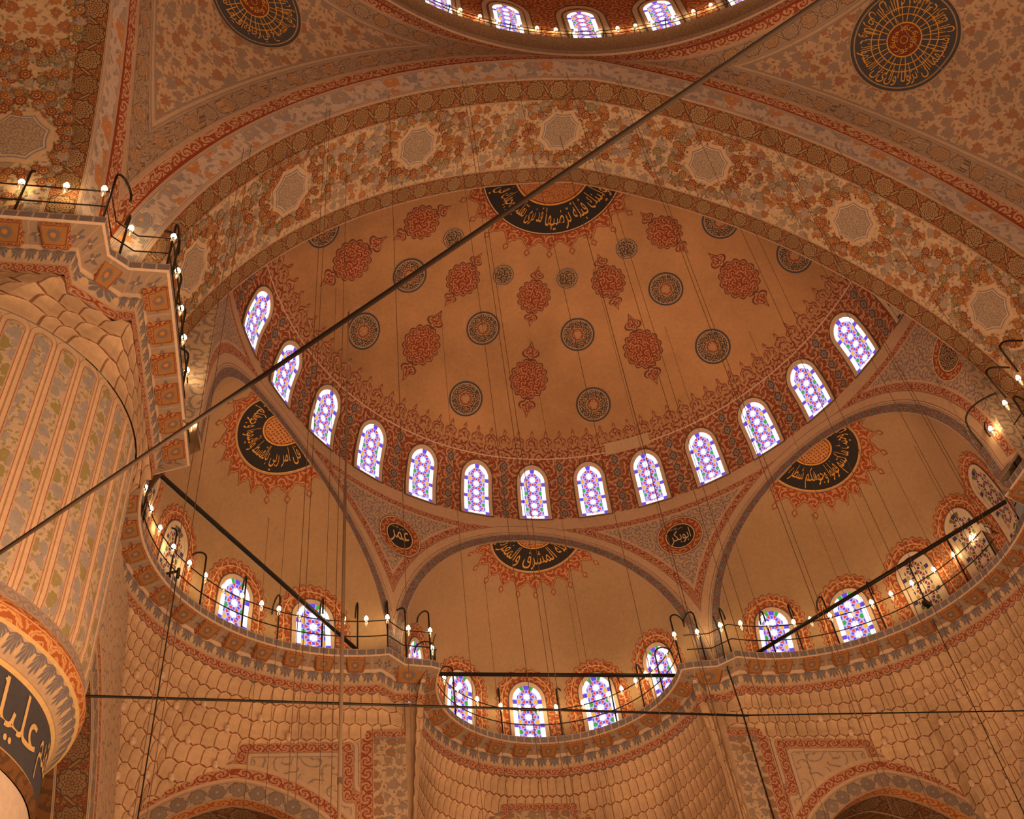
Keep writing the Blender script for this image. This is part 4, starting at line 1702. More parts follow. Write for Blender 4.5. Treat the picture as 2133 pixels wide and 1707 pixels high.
# ring moulding and drum of the main dome
mb = MB()
prof = [(RR[0], 'leaf_red', 0.030), (RR[1], 'cream', .01), (RR[2], 'leaf_blue', .02), (RR[3], None, 0)]
NA = 160
angs = [2 * pi * i / NA for i in range(NA + 1)]


def ringpt(r, a, z): return (RC[0] + r * sin(a), RC[1] + r * cos(a), z)


for (ra, m, w), (rb, _, _) in zip(prof, prof[1:]):
    mb.grid([[ringpt(ra[0], a, ra[1]) for a in angs], [ringpt(rb[0], a, rb[1]) for a in angs]], [[(a * 1.1 / w, 0) for a in angs], [(a * 1.1 / w, 1) for a in angs]], m)
r3 = RR[3][0]
roll_ = []
for i in range(9):
    t = i / 8 * pi / 2
    roll_.append((r3 + (lipR - r3) * (1 - cos(t)) * 1.0 - 0.0 * sin(t), RR[3][1] + (.672 - RR[3][1]) * sin(t)))
mb.grid([[ringpt(r, a, z) for a in angs] for r, z in roll_], [[(a * 1.1, i * .012) for a in angs] for i in range(9)], 'tan_scroll')
rw = lipR + 0.014
mb.grid([[ringpt(lipR, a, .672) for a in angs], [ringpt(rw, a, .674) for a in angs]], [[(a, 0) for a in angs], [(a, .05) for a in angs]], 'cream_dark')
ring_o = mb.build('cornice')
tag(ring_o, 'round moulded ledge under the windows of the main dome', 'cornice', kind='structure')
mb = MB()
P = [[ringpt(rw, a, z) for a in angs] for z in (.672, .76, .84, .92, 1.02)]
UV = [[(a * 1.1, z) for a in angs] for z in (.672, .76, .84, .92, 1.02)]
for i in range(1, 15):
    t = i / 14 * pi / 2
    P.append([ringpt(rw * cos(t) + .0001, a, 1.02 + rw * .75 * sin(t)) for a in angs])
    UV.append([(a * 1.1, .98 + rw * t) for a in angs])
mb.grid(P, UV, 'arab_sun')
main_dome = mb.build('dome_ceiling')
tag(main_dome, 'drum of the main dome painted red with windows, seen at the very top', 'dome', kind='structure')


def drum_hit(px, z):
    # angle on the drum wall seen at column px near height z
    best = None
    for i in range(2000):
        a = -1.3 + 2.6 * i / 2000
        p = ringpt(rw, a, z)
        d = Vector(p) - Vector(CAM)
        x = 1066.5 + FPX * d.dot(_r) / d.dot(_f)
        if best is None or abs(x - px) < best[0]: best = (abs(x - px), a)
    return best[1]


for n_, px in enumerate((912, 1060, 1220, 1383, 1545)):
    ac = drum_hit(px, .74)

    def pt(x, y, d, ac=ac):
        r = rw - d
        return ringpt(r, ac + x / rw, .668 + y)
    WN_l = 'stained glass window behind the lamps of the main dome ledge, %s from the left' % ordn(n_)
    f = add_window(pt, 0.044, 0.225, WN_l, low=0.0, group='windows of the main dome')
    # pale plaster arch round it
    mb = MB()
    prev = None
    for i in range(25):
        a = pi * i / 24
        ids = [mb.V(pt(w_ * cos(a), h_ + (w_ * 1.25) * sin(a), dd)) for w_, h_, dd in ((.0625, .181, .0008), (.078, .181, .0008), (.0785, .181, .0012), (.082, .181, .0012))]
        if prev:
            for j, m in ((0, 'cream'), (2, 'ink')):
                mb.face((prev[j], ids[j], ids[j + 1], prev[j + 1]), m)
        prev = ids
    for sx in (-1, 1):
        for xa, xb, m, dd in ((.0625, .078, 'cream', .0008), (.0785, .082, 'ink', .0012)):
            mb.face([mb.V(pt(sx * xa, 0, dd)), mb.V(pt(sx * xb, 0, dd)), mb.V(pt(sx * xb, .181, dd)), mb.V(pt(sx * xa, .181, dd))], m)
    mb.build('plaster_surround', f, smooth=False)

# ------------------------------------------------------------------ 6. cornice path
LEFTC = (-0.612, 0.346, 0.525)
MIDC = (-0.002, 0.979, 0.3615)


def mirror(pts): return [(-x, y) for x, y in reversed(pts)]


pL = [(-2.1, -0.49), (-1.7, -.49), (-1.45, -.49), (-1.30, -.49), (-1.143, -0.49), (-1.140, -0.42), (-1.106, -0.393), (-1.034, -0.393), (-1.030, -.30), (-1.026, -.15), (-1.022, 0.0), (-1.018, 0.141), (-1.112, 0.182)]
aa = [197.5 - (197.5 - 79) * i / 40 for i in range(41)]
pA = [(LEFTC[0] + LEFTC[2] * cos(radians(a)), LEFTC[1] + LEFTC[2] * sin(radians(a))) for a in aa]
pK = [(-0.463, 0.911), (-0.388, 0.92)]
am = [187.5 - (187.5 + 7.5) * i / 50 for i in range(51)]
pM = [(MIDC[0] + MIDC[2] * cos(radians(a)), MIDC[1] + MIDC[2] * sin(radians(a))) for a in am]
path = pL + pA + pK + pM + mirror(pL + pA + pK)


def offset(path, d):
    out = []
    n = len(path)
    for i in range(n):
        def nrm(a, b):
            dx, dy = b[0] - a[0], b[1] - a[1]
            l = hypot(dx, dy) or 1
            return (-dy / l, dx / l)
        if i == 0: m = nrm(path[0], path[1]); k = 1
        elif i == n - 1: m = nrm(path[-2], path[-1]); k = 1
        else:
            a = nrm(path[i - 1], path[i]); b = nrm(path[i], path[i + 1])
            m = (a[0] + b[0], a[1] + b[1]); l = hypot(*m) or 1
            m = (m[0] / l, m[1] / l)
            k = 1 / max(0.55, m[0] * a[0] + m[1] * a[1])
        out.append((path[i][0] + m[0] * d * k, path[i][1] + m[1] * d * k))
    return out


PLn = cum(path)
mb = MB()
secs = [((0.13, ZC + .0), (0.0, ZC), 'cream_dark', .05, 1), ((0.0, ZC), (-0.001, ZC - 0.021), 'stripe_blue', .026, 1), ((-0.001, ZC - .021), (0.004, ZC - .023), 'cream', .05, 1),
        ((0.004, ZC - .023), (0.050, ZC - .034), 'soffit_panel', .0415, 2), ((0.050, ZC - .034), (0.0525, ZC - .043), 'cream', .05, 1),
        ((0.0525, ZC - .043), (0.061, ZC - .078), 'palmette', .0345, 3), ((0.061, ZC - .078), (0.0635, ZC - .101), 'leaf_red', .024, 1)]
for (d0, z0), (d1, z1), m, w, sub in secs:
    P = []; UV = []
    for i in range(sub + 1):
        f = i / sub
        pp = offset(path, d0 + (d1 - d0) * f)
        P.append([(x, y, z0 + (z1 - z0) * f) for x, y in pp])
        UV.append([(l / w, f) for l in PLn])
    mb.grid(P, UV, m)
cornice = mb.build('cornice', smooth=False)
tag(cornice, 'projecting painted ledge with blue stripe and leaf border running round piers and small half domes', 'cornice', kind='structure')


def along(path, L, Ls):
    L = max(0, min(Ls[-1] - 1e-6, L))
    j = 0
    while Ls[j + 1] < L: j += 1
    f = (L - Ls[j]) / (Ls[j + 1] - Ls[j])
    p = (path[j][0] + (path[j + 1][0] - path[j][0]) * f, path[j][1] + (path[j + 1][1] - path[j][1]) * f)
    d = (path[j + 1][0] - path[j][0], path[j + 1][1] - path[j][1])
    l = hypot(*d)
    return p, (d[0] / l, d[1] / l)


# brackets under the ledge
brk = MB()
pitch = 0.083
nb = int(PLn[-1] / pitch)
for i in range(nb):
    L = (i + .5) * pitch
    p, t = along(path, L, PLn)
    if abs(p[0]) > 1.75: continue
    p0, t0 = along(path, L - .030, PLn); p1, t1 = along(path, L + .030, PLn)
    if t0[0] * t1[0] + t0[1] * t1[1] < 0.9: continue
    n = (-t[1], t[0])

    def q(s, d, z, p=p, t=t, n=n): return (p[0] + t[0] * s + n[0] * d, p[1] + t[1] * s + n[1] * d, z)
    w0, w1 = .0265, .0205
    zt = ZC - .023; zb0 = ZC - .030; zb1 = ZC - .047
    b = [q(-w0, .005, zt), q(w0, .005, zt), q(w0, .006, zb0), q(-w0, .006, zb0), q(-w1, .040, zb1), q(w1, .040, zb1), q(w1, .0505, zb1 + .003), q(-w1, .0505, zb1 + .003), q(-w0, .050, zt - .008), q(w0, .050, zt - .008)]
    ix = [brk.V(v_) for v_ in b]
    brk.face([ix[0], ix[1], ix[2], ix[3]], 'bracket_side', [(0, 0), (1, 0), (1, 1), (0, 1)])
    brk.face([ix[3], ix[2], ix[5], ix[4]], 'bracket_face', [(0, 0), (1, 0), (1, 1), (0, 1)])
    brk.face([ix[4], ix[5], ix[6], ix[7]], 'bracket_side', [(0, 0), (1, 0), (1, 1), (0, 1)])
    brk.face([ix[0], ix[3], ix[4], ix[7], ix[8]], 'bracket_side', [(0, 0), (0.2, .3), (.8, 1), (1, .8), (1, 0)])
    brk.face([ix[1], ix[9], ix[6], ix[5], ix[2]], 'bracket_side', [(0, 0), (1, 0), (1, .8), (.8, 1), (.2, .3)])
# larger brackets at the corner piers and notches
for (cx, cy, tx, ty, wd) in ((-.44, .915, .96, .2, .045), (.44, .915, .96, -.2, .045), (-1.124, -.408, .78, .62, .02), (1.124, -.408, .78, -.62, .02)):
    l = hypot(tx, ty); t = (tx / l, ty / l); n = (-t[1], t[0])

    def q(s, d, z): return (cx + t[0] * s + n[0] * d, cy + t[1] * s + n[1] * d, z)
    ix = [brk.V(v_) for v_ in (q(-wd, .012, ZC - .024), q(wd, .012, ZC - .024), q(wd * .7, .052, ZC - .050), q(-wd * .7, .052, ZC - .050), q(-wd * .7, .060, ZC - .046), q(wd * .7, .060, ZC - .046), q(-wd, .06, ZC - .03), q(wd, .06, ZC - .03))]
    brk.face([ix[0], ix[1], ix[2], ix[3]], 'bracket_face', [(0, 0), (1, 0), (1, 1), (0, 1)])
    brk.face([ix[3], ix[2], ix[5], ix[4]], 'bracket_side', [(0, 0), (1, 0), (1, 1), (0, 1)])
    brk.face([ix[0], ix[3], ix[4], ix[6]], 'bracket_side', [(0, 0), (1, 0), (1, 1), (0, 1)])
    brk.face([ix[1], ix[7], ix[5], ix[2]], 'bracket_side', [(0, 0), (1, 0), (1, 1), (0, 1)])
brk.build('painted_brackets', cornice, smooth=False)

# ------------------------------------------------------------------ 7. stalactite (muqarnas) zones
ZT = ZC - .101


def resample(pts, n):
    Ls = [0.0]
    for a, b in zip(pts, pts[1:]): Ls.append(Ls[-1] + math.dist(a, b))
    out = []
    for i in range(n + 1):
        L = Ls[-1] * i / n
        j = 0
        while j < len(Ls) - 2 and Ls[j + 1] < L: j += 1
        f = (L - Ls[j]) / max(1e-9, Ls[j + 1] - Ls[j])
        out.append(tuple(a + (b - a) * min(1, f) for a, b in zip(pts[j], pts[j + 1])))
    return out


def muqarnas(name, label, Tpts, Bpts, tiers, pitch, amp=1.0, mat='cells', studs=0.0):
    """Tpts / Bpts: matching lists of key runs (x,y,z); lofted in stepped tiers of small niches"""
    rowsT = []; rowsB = []
    for T, B in zip(Tpts, Bpts):
        lt = sum(math.dist(a, b) for a, b in zip(T, T[1:]))
        lb = sum(math.dist(a, b) for a, b in zip(B, B[1:]))
        n = max(2, int(max(lt, lb * .7) / pitch) * 6)
        if len(T) == len(B) and len(T) > 4:
            Lt = cum(T); rt = []; rb = []
            for i in range(n + 1):
                L = Lt[-1] * i / n
                j = 0
                while j < len(Lt) - 2 and Lt[j + 1] < L: j += 1
                f = min(1, (L - Lt[j]) / max(1e-9, Lt[j + 1] - Lt[j]))
                rt.append(tuple(a + (b - a) * f for a, b in zip(T[j], T[j + 1])))
                rb.append(tuple(a + (b - a) * f for a, b in zip(B[j], B[j + 1])))
        else:
            rt = resample(T, n); rb = resample(B, n)
        if rowsT: rt = rt[1:]; rb = rb[1:]
        rowsT += rt; rowsB += rb
    n = len(rowsT)
    mb = MB()
    SUB = 6
    zlow = min(b[2] for b in rowsB)
    ztop = rowsT[0][2]
    P = []; UV = []; OK = []
    for t in range(tiers):
        for s in range(SUB + 1):
            f = s / SUB
            row = []; uvr = []; okr = []
            for i in range(n):
                T = Vector(rowsT[i]); B = Vector(rowsB[i])
                notch = abs((i / 6.0 + t * 0.5) % 1.0 - .5) * 2            # 1 at cell edge
                drop = (0.5 - notch) * 0.013 * (1 if s == 0 else 0.5 if s == 1 else 0)
                z = ztop + (zlow - ztop) * (t + f) / tiers
                zh = ztop + (zlow - ztop) * (t + f * .6 + .4 * min(1.0, f / .4)) / tiers
                h = (ztop - zh) / max(1e-6, ztop - B.z)
                hh = min(h, 1.0) + max(0.0, min(h - 1.0, .25)) * .35
                H = T.lerp(B, hh)
                a = rowsT[max(0, i - 1)]; b = rowsT[min(n - 1, i + 1)]
                tx, ty = b[0] - a[0], b[1] - a[1]; l = hypot(tx, ty) or 1
                nv = Vector((-ty / l, tx / l, 0))
                hol = (1 - notch ** 2) * sin(pi * min(1, f * 1.15)) * .0045 * amp
                row.append((H.x + nv.x * hol, H.y + nv.y * hol, z + drop))
                uvr.append((i / 6.0, t + f * .999))
                okr.append(h < 1.18)
            P.append(row); UV.append(uvr); OK.append(okr)
    for t in range(tiers):
        a = t * (SUB + 1)
        mb.grid(P[a:a + SUB + 1], UV[a:a + SUB + 1], lambda i, j, a=a: mat if (OK[a + i][j] and OK[a + i][j + 1]) else None)
    for t in range(tiers - 1):
        a = t * (SUB + 1) + SUB
        mb.grid([P[a], P[a + 1]], [[(u_, t + .97) for u_, _ in UV[a]], [(u_, t + .999) for u_, _ in UV[a]]], lambda i, j, a=a: mat if (OK[a][j] and OK[a][j + 1]) else None)
    # hanging studs
    if studs:
        for t in range(2, tiers):
            for i in range(3 + (t % 2) * 15, n - 3, 30):
                T = Vector(rowsT[i]); B = Vector(rowsB[i])
                if Vector((B.x - T.x, B.y - T.y, 0)).length < studs or not OK[t * (SUB + 1)][i] or (ztop - P[t * (SUB + 1)][i][2]) > (ztop - B.z) * .93: continue
                p = Vector(P[t * (SUB + 1)][i])
                d = Vector((T.x - B.x, T.y - B.y, 0)).normalized()
                c = p + d * .006
                k = len(mb.v)
                for zz, rr in ((.006, .004), (.0, .0085), (-.010, .0085), (-.017, .004)):
                    for a_ in range(8):
                        an = 2 * pi * a_ / 8
                        mb.v.append((c.x + rr * cos(an), c.y + rr * sin(an), c.z + zz))
                for r_ in range(3):
                    for a_ in range(8):
                        mb.face((k + r_ * 8 + a_, k + r_ * 8 + (a_ + 1) % 8, k + (r_ + 1) * 8 + (a_ + 1) % 8, k + (r_ + 1) * 8 + a_), 'cream')
                mb.face([k + 24 + a_ for a_ in range(8)], 'cream')
    o = mb.build(name, smooth=False)
    tag(o, label, 'stalactite vaulting', kind='structure')
    return o


op = offset(path, .0635)
iA0 = len(pL); iA1 = iA0 + len(pA); iM0 = iA1 + len(pK); iM1 = iM0 + len(pM)
T3 = [(x, y, ZT) for x, y in op]
PCX, PCY, PR = -1.432, -0.117, 0.344


def circ(a0, a1, r, z, n=20, cx=PCX, cy=PCY):
    return [(cx + r * cos(radians(a0 + (a1 - a0) * i / n)), cy + r * sin(radians(a0 + (a1 - a0) * i / n)), z) for i in range(n + 1)]


def mir3(runs): return [[(-x, y, z) for x, y, z in reversed(r)] for r in reversed(runs)]


# pier capital
Tp = [T3[2:5], T3[4:6], T3[5:7], T3[6:8], T3[7:13]]
zr = -0.905
Bp = [circ(215, 290, PR + .004, zr), circ(290, 306, PR + .004, zr), circ(306, 315, PR + .004, zr), circ(315, 329, PR + .004, zr), circ(329, 410, PR + .004, zr)]
cap_l = muqarnas('pier_wall', 'stalactite capital of the left round pier under the ledge', Tp, Bp, 3, .044, amp=.4)
cap_r = muqarnas('pier_wall', 'stalactite capital of the right pier, out at the edge', mir3(Tp), mir3(Bp), 3, .044, amp=.4)
# side bays: every cell row runs radially from the centre of the round ledge to the square walls
Y1 = 0.972


def lerp_key(keys, v):
    keys = sorted(keys)
    if v <= keys[0][0]: return keys[0][1]
    for (a, za_), (b, zb_) in zip(keys, keys[1:]):
        if v <= b: return za_ + (zb_ - za_) * (v - a) / (b - a)
    return keys[-1][1]


KX = [(.16, -.93), (.34, -.935), (.50, -.965), (.59, -1.0), (.68, -1.06), (.77, -1.125), (.86, -1.23), (Y1, -1.36)]
KY = [(-1.19, -1.36), (-1.158, -1.13), (-1.10, -1.075), (-1.0, -1.018), (-.915, -.99), (-.90, -.93), (-.75, -.925), (-.585, -.922), (-.549, -.900), (-.48, -.889)]


def radial(T, cx, cy, xw, yw, kx, ky):
    out = []
    for x, y, z in T:
        dx, dy = x - cx, y - cy
        tx = (xw - cx) / dx if dx * (xw - cx) > 1e-9 else 9e9
        ty = (yw - cy) / dy if dy > 1e-9 else 9e9
        if tx < ty: out.append((xw, cy + dy * tx, lerp_key(kx, cy + dy * tx)))
        else: out.append((cx + dx * ty, yw, lerp_key(ky, cx + dx * ty)))
    return out


TA_ = T3[iA0 - 1:iA1]
BA_ = radial(TA_, LEFTC[0], LEFTC[1], -1.19, Y1, KX, KY)
Ta = [TA_, T3[iA1 - 1:iA1 + 1], T3[iA1:iA1 + 2]]
Ba = [BA_, [BA_[-1], (-.470, .969, -.889)], [(-.470, .969, -.889), (-.462, .968, -.889)]]
mq_l = muqarnas('stalactite_wall', 'honeycomb stalactite vaulting in the left bay below the ledge', Ta, Ba, 13, .031, amp=.5, studs=.05)
mq_r = muqarnas('stalactite_wall', 'honeycomb stalactite vaulting in the right bay below the ledge', mir3(Ta), mir3(Ba), 13, .031, amp=.5, studs=.05)
# middle bay
mid = iM0 + len(pM) // 2
KM = [(-.462, -1.35), (-.30, -1.05), (-.172, -.93), (-.165, -.905), (-.125, -.87), (-.11, -.862), (0, -.862)]
Tm = [T3[iM0 - 1:mid + 1]]
Bm = [radial(Tm[0], 0.0, .90, -.462, 1.45, [(0, -1.35), (2, -1.35)], KM)]
mq_m = muqarnas('stalactite_wall', 'honeycomb stalactite vaulting of the middle bay, curving over a flowered panel', Tm + mir3(Tm), Bm + mir3(Bm), 12, .030, amp=.5)

# ------------------------------------------------------------------ 8. lower walls
ZF = -2.61


def low_arch(x, apex, a, H, m):
    q = min(1.0, abs(x) / a)
    return apex - H * (1 - sqrt(1 - q * q)) - m * abs(x)


def arch_poly(cx, apex, a, H, m, n=90):
    return [(cx + a * sin(radians(-90 + 180 * i / n)), low_arch(a * sin(radians(-90 + 180 * i / n)), apex, a, H, m)) for i in range(n + 1)]


def near_poly(poly, L, x, z):
    best = (9, 0, 1)
    for i in range(len(poly) - 1):
        ax_, az_ = poly[i]; bx, bz = poly[i + 1]
        dx, dz = bx - ax_, bz - az_
        t = max(0, min(1, ((x - ax_) * dx + (z - az_) * dz) / max(1e-9, dx * dx + dz * dz)))
        d = hypot(x - ax_ - dx * t, z - az_ - dz * t)
        if d < best[0]:
            sg = 1 if (x - ax_) * dz - (z - az_) * dx > 0 else -1
            best = (d, L[i] + t * (L[i + 1] - L[i]), sg)
    return best


def bay_wall(fn, x0, x1, zt, cx, apex, a, H, m, frame, name, label, depth=.30, plain=False):
    poly = arch_poly(cx, apex, a, H, m)
    Lp = cum(poly)
    Lf = cum(frame) if frame else None
    xs = sorted(set([x0 + (x1 - x0) * i / 24 for i in range(25)] + [p[0] for p in poly if x0 < p[0] < x1]))
    mb = MB()
    P = []; UV = []; A = []; B = []; Cc_ = []; D = []
    for r in range(31):
        f = (r / 30) ** 1.6
        row = []; uv_ = []; a1 = []; a2 = []; a3 = []; a4 = []
        for x in xs:
            inside = abs(x - cx) <= a
            zl = low_arch(x - cx, apex, a, H, m) if inside else ZF
            z = zt - (zt - zl) * f if not inside else zt - (zt - zl) * (r / 30)
            row.append(fn(x, z, 0)); uv_.append((x, z))
            d, l, _s = near_poly(poly, Lp, x, z)
            a1.append(d if not (inside and r == 30) else 0); a2.append(l)
            if frame:
                d, l, _s = near_poly(frame, Lf, x, z)
            else: d, l, _s = 9, 0, 1
            a3.append(d * _s); a4.append(l)
        P.append(row); UV.append(uv_); A.append(a1); B.append(a2); Cc_.append(a3); D.append(a4)
    mb.grid(P, UV, 'arch_wall', {'dA': A, 'uA': B, 'dF': Cc_, 'uF': D})
    # underside of the arch
    pl = [q for q in poly if x0 <= q[0] <= x1]
    Lq = cum(pl)
    zlow = pl[0][1]
    pl2 = [(pl[0][0], ZF)] + pl + [(pl[-1][0], ZF)]
    Lq = cum(pl2)
    e0, e1 = (.0, .075) if plain else (.04, .04 + depth * .35)
    if not plain:
        mb.grid([[fn(x, z, d) for x, z in pl2] for d in (0, e0)], [[(l / .04, f_) for l in Lq] for f_ in (0, 1)], 'leaf_orange')
    mb.grid([[fn(x, z, d) for x, z in pl2] for d in (e0, e1)], [[(l / (e1 - e0), f_) for l in Lq] for f_ in (0, 1)], 'vine_red')
    mb.grid([[fn(x, z, d) for x, z in pl2] for d in (e1, depth)], [[(l, f_) for l in Lq] for f_ in (0, depth * .6)], 'scroll_dark')
    mb.grid([[fn(cx - a, z, depth), fn(cx + a, z, depth)] for z in (apex + .02, ZF)], [[(0, 0), (a * 2, 0)], [(0, 1.4), (a * 2, 1.4)]], 'scroll_dark')
    o = mb.build(name)
    tag(o, label, 'wall', kind='structure')
    return o


FL = [(-.915, -.985), (-.893, -.985), (-.893, -.932), (-.615, -.932), (-.615, -1.075), (-.580, -1.075), (-.580, -1.6)]
FL = [(x, z) for x, z in FL]
bw_l = bay_wall(lambda x, z, d: (x, Y1 + d, z), -1.19, -.549, -.90, -.905, -1.071, .345, .345, .12, FL, 'wall_bay', 'pointed arch with red leaf border and blue scroll panel in the left bay')
bw_r = bay_wall(lambda x, z, d: (-x, Y1 + d, z), -1.19, -.549, -.90, -.905, -1.071, .345, .345, .12, FL, 'wall_bay', 'pointed arch with red leaf border and blue scroll panel in the right bay')
sw_l = bay_wall(lambda x, z, d: (-1.165 - d, x, z), -.30, Y1, -.80, .25, -1.135, .40, .42, .10, None, 'wall_side', 'side wall with a narrow dark red painted arch beside the round pier', depth=.25, plain=True)
sw_r = bay_wall(lambda x, z, d: (1.19 + d, x, z), -.30, Y1, -.80, .25, -1.04, .66, .60, .05, None, 'wall_side', 'side wall arch at the lower right edge with a blue border', depth=.25, plain=True)

for s in (-1, 1):
    mb = MB()
    # flowered front of the corner pier with its red frame
    x0, x1 = s * .549, s * .462

    def qd(x_a, x_b, za_, zb_, m, us, vs, y=.966, lift=0):
        mb.grid([[(x_a, y - lift, z) for z in (za_, zb_)], [(x_b, y - lift, z) for z in (za_, zb_)]], [[(us[0], vs[0]), (us[1], vs[0])], [(us[0], vs[1]), (us[1], vs[1])]], m)
    qd(x0, x1, -.888, ZF, 'floral_wall', (.888, 2.61), (0, .087))
    P_ = [[(x, .964, z) for x in (x0, x1)] for z in (-.888, -.909)]
    mb.grid(P_, [[(0, 0), (4, 0)], [(0, 1), (4, 1)]], 'leaf_red')
    mb.grid([[(x, .9635, z) for x in (x0, x1)] for z in (-.909, -.913)], [[(0, 0), (4, 0)], [(0, 1), (4, 1)]], 'blue_paint')
    # bevelled return and side towards the middle bay
    mb.grid([[(x0, .966, z) for z in (-.885, ZF)], [(s * .585, .972, z) for z in (-.885, ZF)]], [[(0, 0), (60, 0)], [(0, 1), (60, 1)]], 'leaf_red')
    mb.grid([[(x1, .966, z) for z in (-.885, ZF)], [(x1, 1.46, z) for z in (-.885, ZF)]], [[(0, 0), (1.7, 0)], [(0, .49), (1.7, .49)]], 'floral_wall')
    Tc = T3[iM0 - 1]
    rowsf = []
    for i in range(15):
        z = -.80 - .56 * i / 14
        h = (ZT - z) / (ZT + 1.35)
        cx_ = Tc[0] + (-.462 - Tc[0]) * h; cy_ = Tc[1] + (.975 - Tc[1]) * h
        rowsf.append([(-s * -.462, .9655 if z < -.885 else .960, z), (-s * cx_, cy_ + .002, z)])
    mb.grid(rowsf, [[(0, i), (.4, i)] for i in range(15)], 'stone_paint')
    o = mb.build('pier_wall', smooth=False)
    tag(o, 'narrow corner pier with flowered strip framed in red, %s of the middle bay' % ('left' if s < 0 else 'right'), 'pier', kind='structure')

mb = MB()
mb.grid([[(x, 1.452, z) for x in (-.47, .47)] for z in (-.84, ZF)], [[(0, 0), (.94, 0)], [(0, 1.7), (.94, 1.7)]], 'floral_wall')
fr = [(-.30, -.965), (-.165, -.965), (-.165, -.905), (-.122, -.905), (-.122, -.858), (.122, -.858), (.122, -.905), (.165, -.905), (.165, -.965), (.30, -.965)]
L = 0
for a, b in zip(fr, fr[1:]):
    hor = abs(a[0] - b[0]) > abs(a[1] - b[1])
    w = .022
    if hor:
        xa, xb = min(a[0], b[0]) - .0, max(a[0], b[0]) + .0
        if a[1] == -.858: xa -= .0; xb += .0
        quad = [(xa, a[1]), (xb, a[1]), (xb, a[1] - w), (xa, a[1] - w)]
        uv_ = [(xa / w, 0), (xb / w, 0), (xb / w, 1), (xa / w, 1)]
    else:
        sx = w if a[0] < 0 else -w
        quad = [(a[0], max(a[1], b[1])), (a[0] + sx, max(a[1], b[1])), (a[0] + sx, min(a[1], b[1]) - w), (a[0], min(a[1], b[1]) - w)]
        uv_ = [(0, 0), (0, 1), (3, 1), (3, 0)]
    mb.face([mb.V((x, 1.449 if hor else 1.4478, z)) for x, z in quad], 'leaf_red', uv_)
wc = mb.build('wall_middle', smooth=False)
tag(wc, 'back wall of the middle bay with a flowered panel in a stepped red frame', 'wall', kind='structure')

# ------------------------------------------------------------------ 9. round piers
for s in (-1, 1):
    mb = MB()

    def cp(a, r, z): return (s * -1 * (PCX + r * cos(a)) * -1 if False else (PCX + r * cos(a)) * (1 if s < 0 else -1), PCY + r * sin(a), z)
    NF = 43
    NAa = NF * 8
    angs_p = [2 * pi * i / NAa for i in range(NAa + 1)]
    fw = 2 * pi * PR / NF
    off0 = 0.62

    def flr(a):
        x = ((a / (2 * pi) * NF + off0) % 1.0) - .5
        return .005 * sqrt(max(0, 1 - (2 * x) ** 2))
    zz = [-.903, -.912, -.925, -.94, -1.0, -1.1, -1.2, -1.3, -1.40, -1.428]
    P = [[cp(a, PR + (flr(a) if z < -.915 and z > -1.42 else 0), z) for a in angs_p] for z in zz]
    UV = [[(a / (2 * pi) * NF + off0, (-.903 - z) / fw) for a in angs_p] for z in zz]
    mb.grid(P, UV, 'flutes')
    fl = mb
    segs = [((PR + .002, -1.428), (PR + .004, -1.449), 'leaf_blue', .03), ((PR + .004, -1.449), (PR + .009, -1.462), 'leaf_orange', .045), ((PR + .009, -1.462), (PR + .003, -1.481), 'leaf_orange', .045),
            ((PR + .003, -1.481), (PR - .002, -1.484), 'gold_pale', .05), ((PR - .002, -1.484), (PR - .026, -1.516), 'palmette', .030), ((PR - .026, -1.516), (PR - .031, -1.521), 'gold_pale', .05),
            ((PR - .031, -1.521), (PR - .031, -1.627), 'navy_paint', .1), ((PR - .031, -1.627), (PR - .029, -1.631), 'gold_pale', .1), ((PR - .029, -1.631), (PR - .033, -1.652), 'scroll_dark', .1), ((PR - .035, -1.652), (PR - .035, ZF), 'marble', .1)]
    up = [(cp, 0)]
    ag = [2 * pi * i / 160 for i in range(161)]
    # the orange band is one painted strip over its two faces
    for (r0, z0), (r1, z1), m, w in segs:
        v0, v1 = (0, 1)
        if m == 'leaf_orange': v0, v1 = (0, .38) if z0 > -1.48 else (.38, 1)
        uu = 2 * pi * PR / w
        k = 1
        if m in ('scroll_dark',): uu = 2 * pi * PR; v1 = .03
        if m == 'leaf_blue' and False: pass
        mb.grid([[cp(a, r0, z0) for a in ag], [cp(a, r1, z1) for a in ag]], [[(a / (2 * pi) * uu, v0) for a in ag], [(a / (2 * pi) * uu, v1) for a in ag]], m)
    pier = mb.build('pier_column')
    tag(pier, 'huge round fluted pier with flower painted flutes and gold lettered band' if s < 0 else 'huge round fluted pier, outside the picture at the right', 'pier', kind='structure')
    if s < 0:
        mb = MB()
        for txt, a0, a1, z0, z1 in (('عليك غفر', radians(352), radians(296), -1.620, -1.528), ('انا فتحنا لك فتحا مبينا', radians(293), radians(170), -1.619, -1.529), ('ليغفر لك الله ما تقدم', radians(415), radians(355), -1.619, -1.529)):
            pts, fs, asp = text_flat(txt, 6)
            ix = [mb.V(cp(a1 + (a0 - a1) * x, PR - .0295, z0 + (z1 - z0) * y)) for x, y in pts]
            for f in fs: mb.face([ix[i] for i in f], 'gold_pale')
        for a in (-radians(28), -radians(70), -radians(100)):
            for z_ in (-1.535, -1.612):
                mb.face([mb.V(cp(a + dx, PR - .029, z_ + dz)) for dx, dz in ((-.014, 0), (0, .004), (.014, 0), (0, -.004))], 'gold_pale')
        mb.build('gold_lettering', pier, smooth=False)

# unlit square panel behind the pier foot, between the pier and the side arch
mb = MB()
mb.grid([[(-1.16, y, z) for y in (-.12, .03)] for z in (-.9, ZF)], [[(0, 0), (.15, 0)], [(0, 1.7), (.15, 1.7)]], 'floral_wall')
o = mb.build('wall_return', smooth=False)
tag(o, 'strip of flowered wall between the round pier and the dark red arch', 'wall', kind='structure')

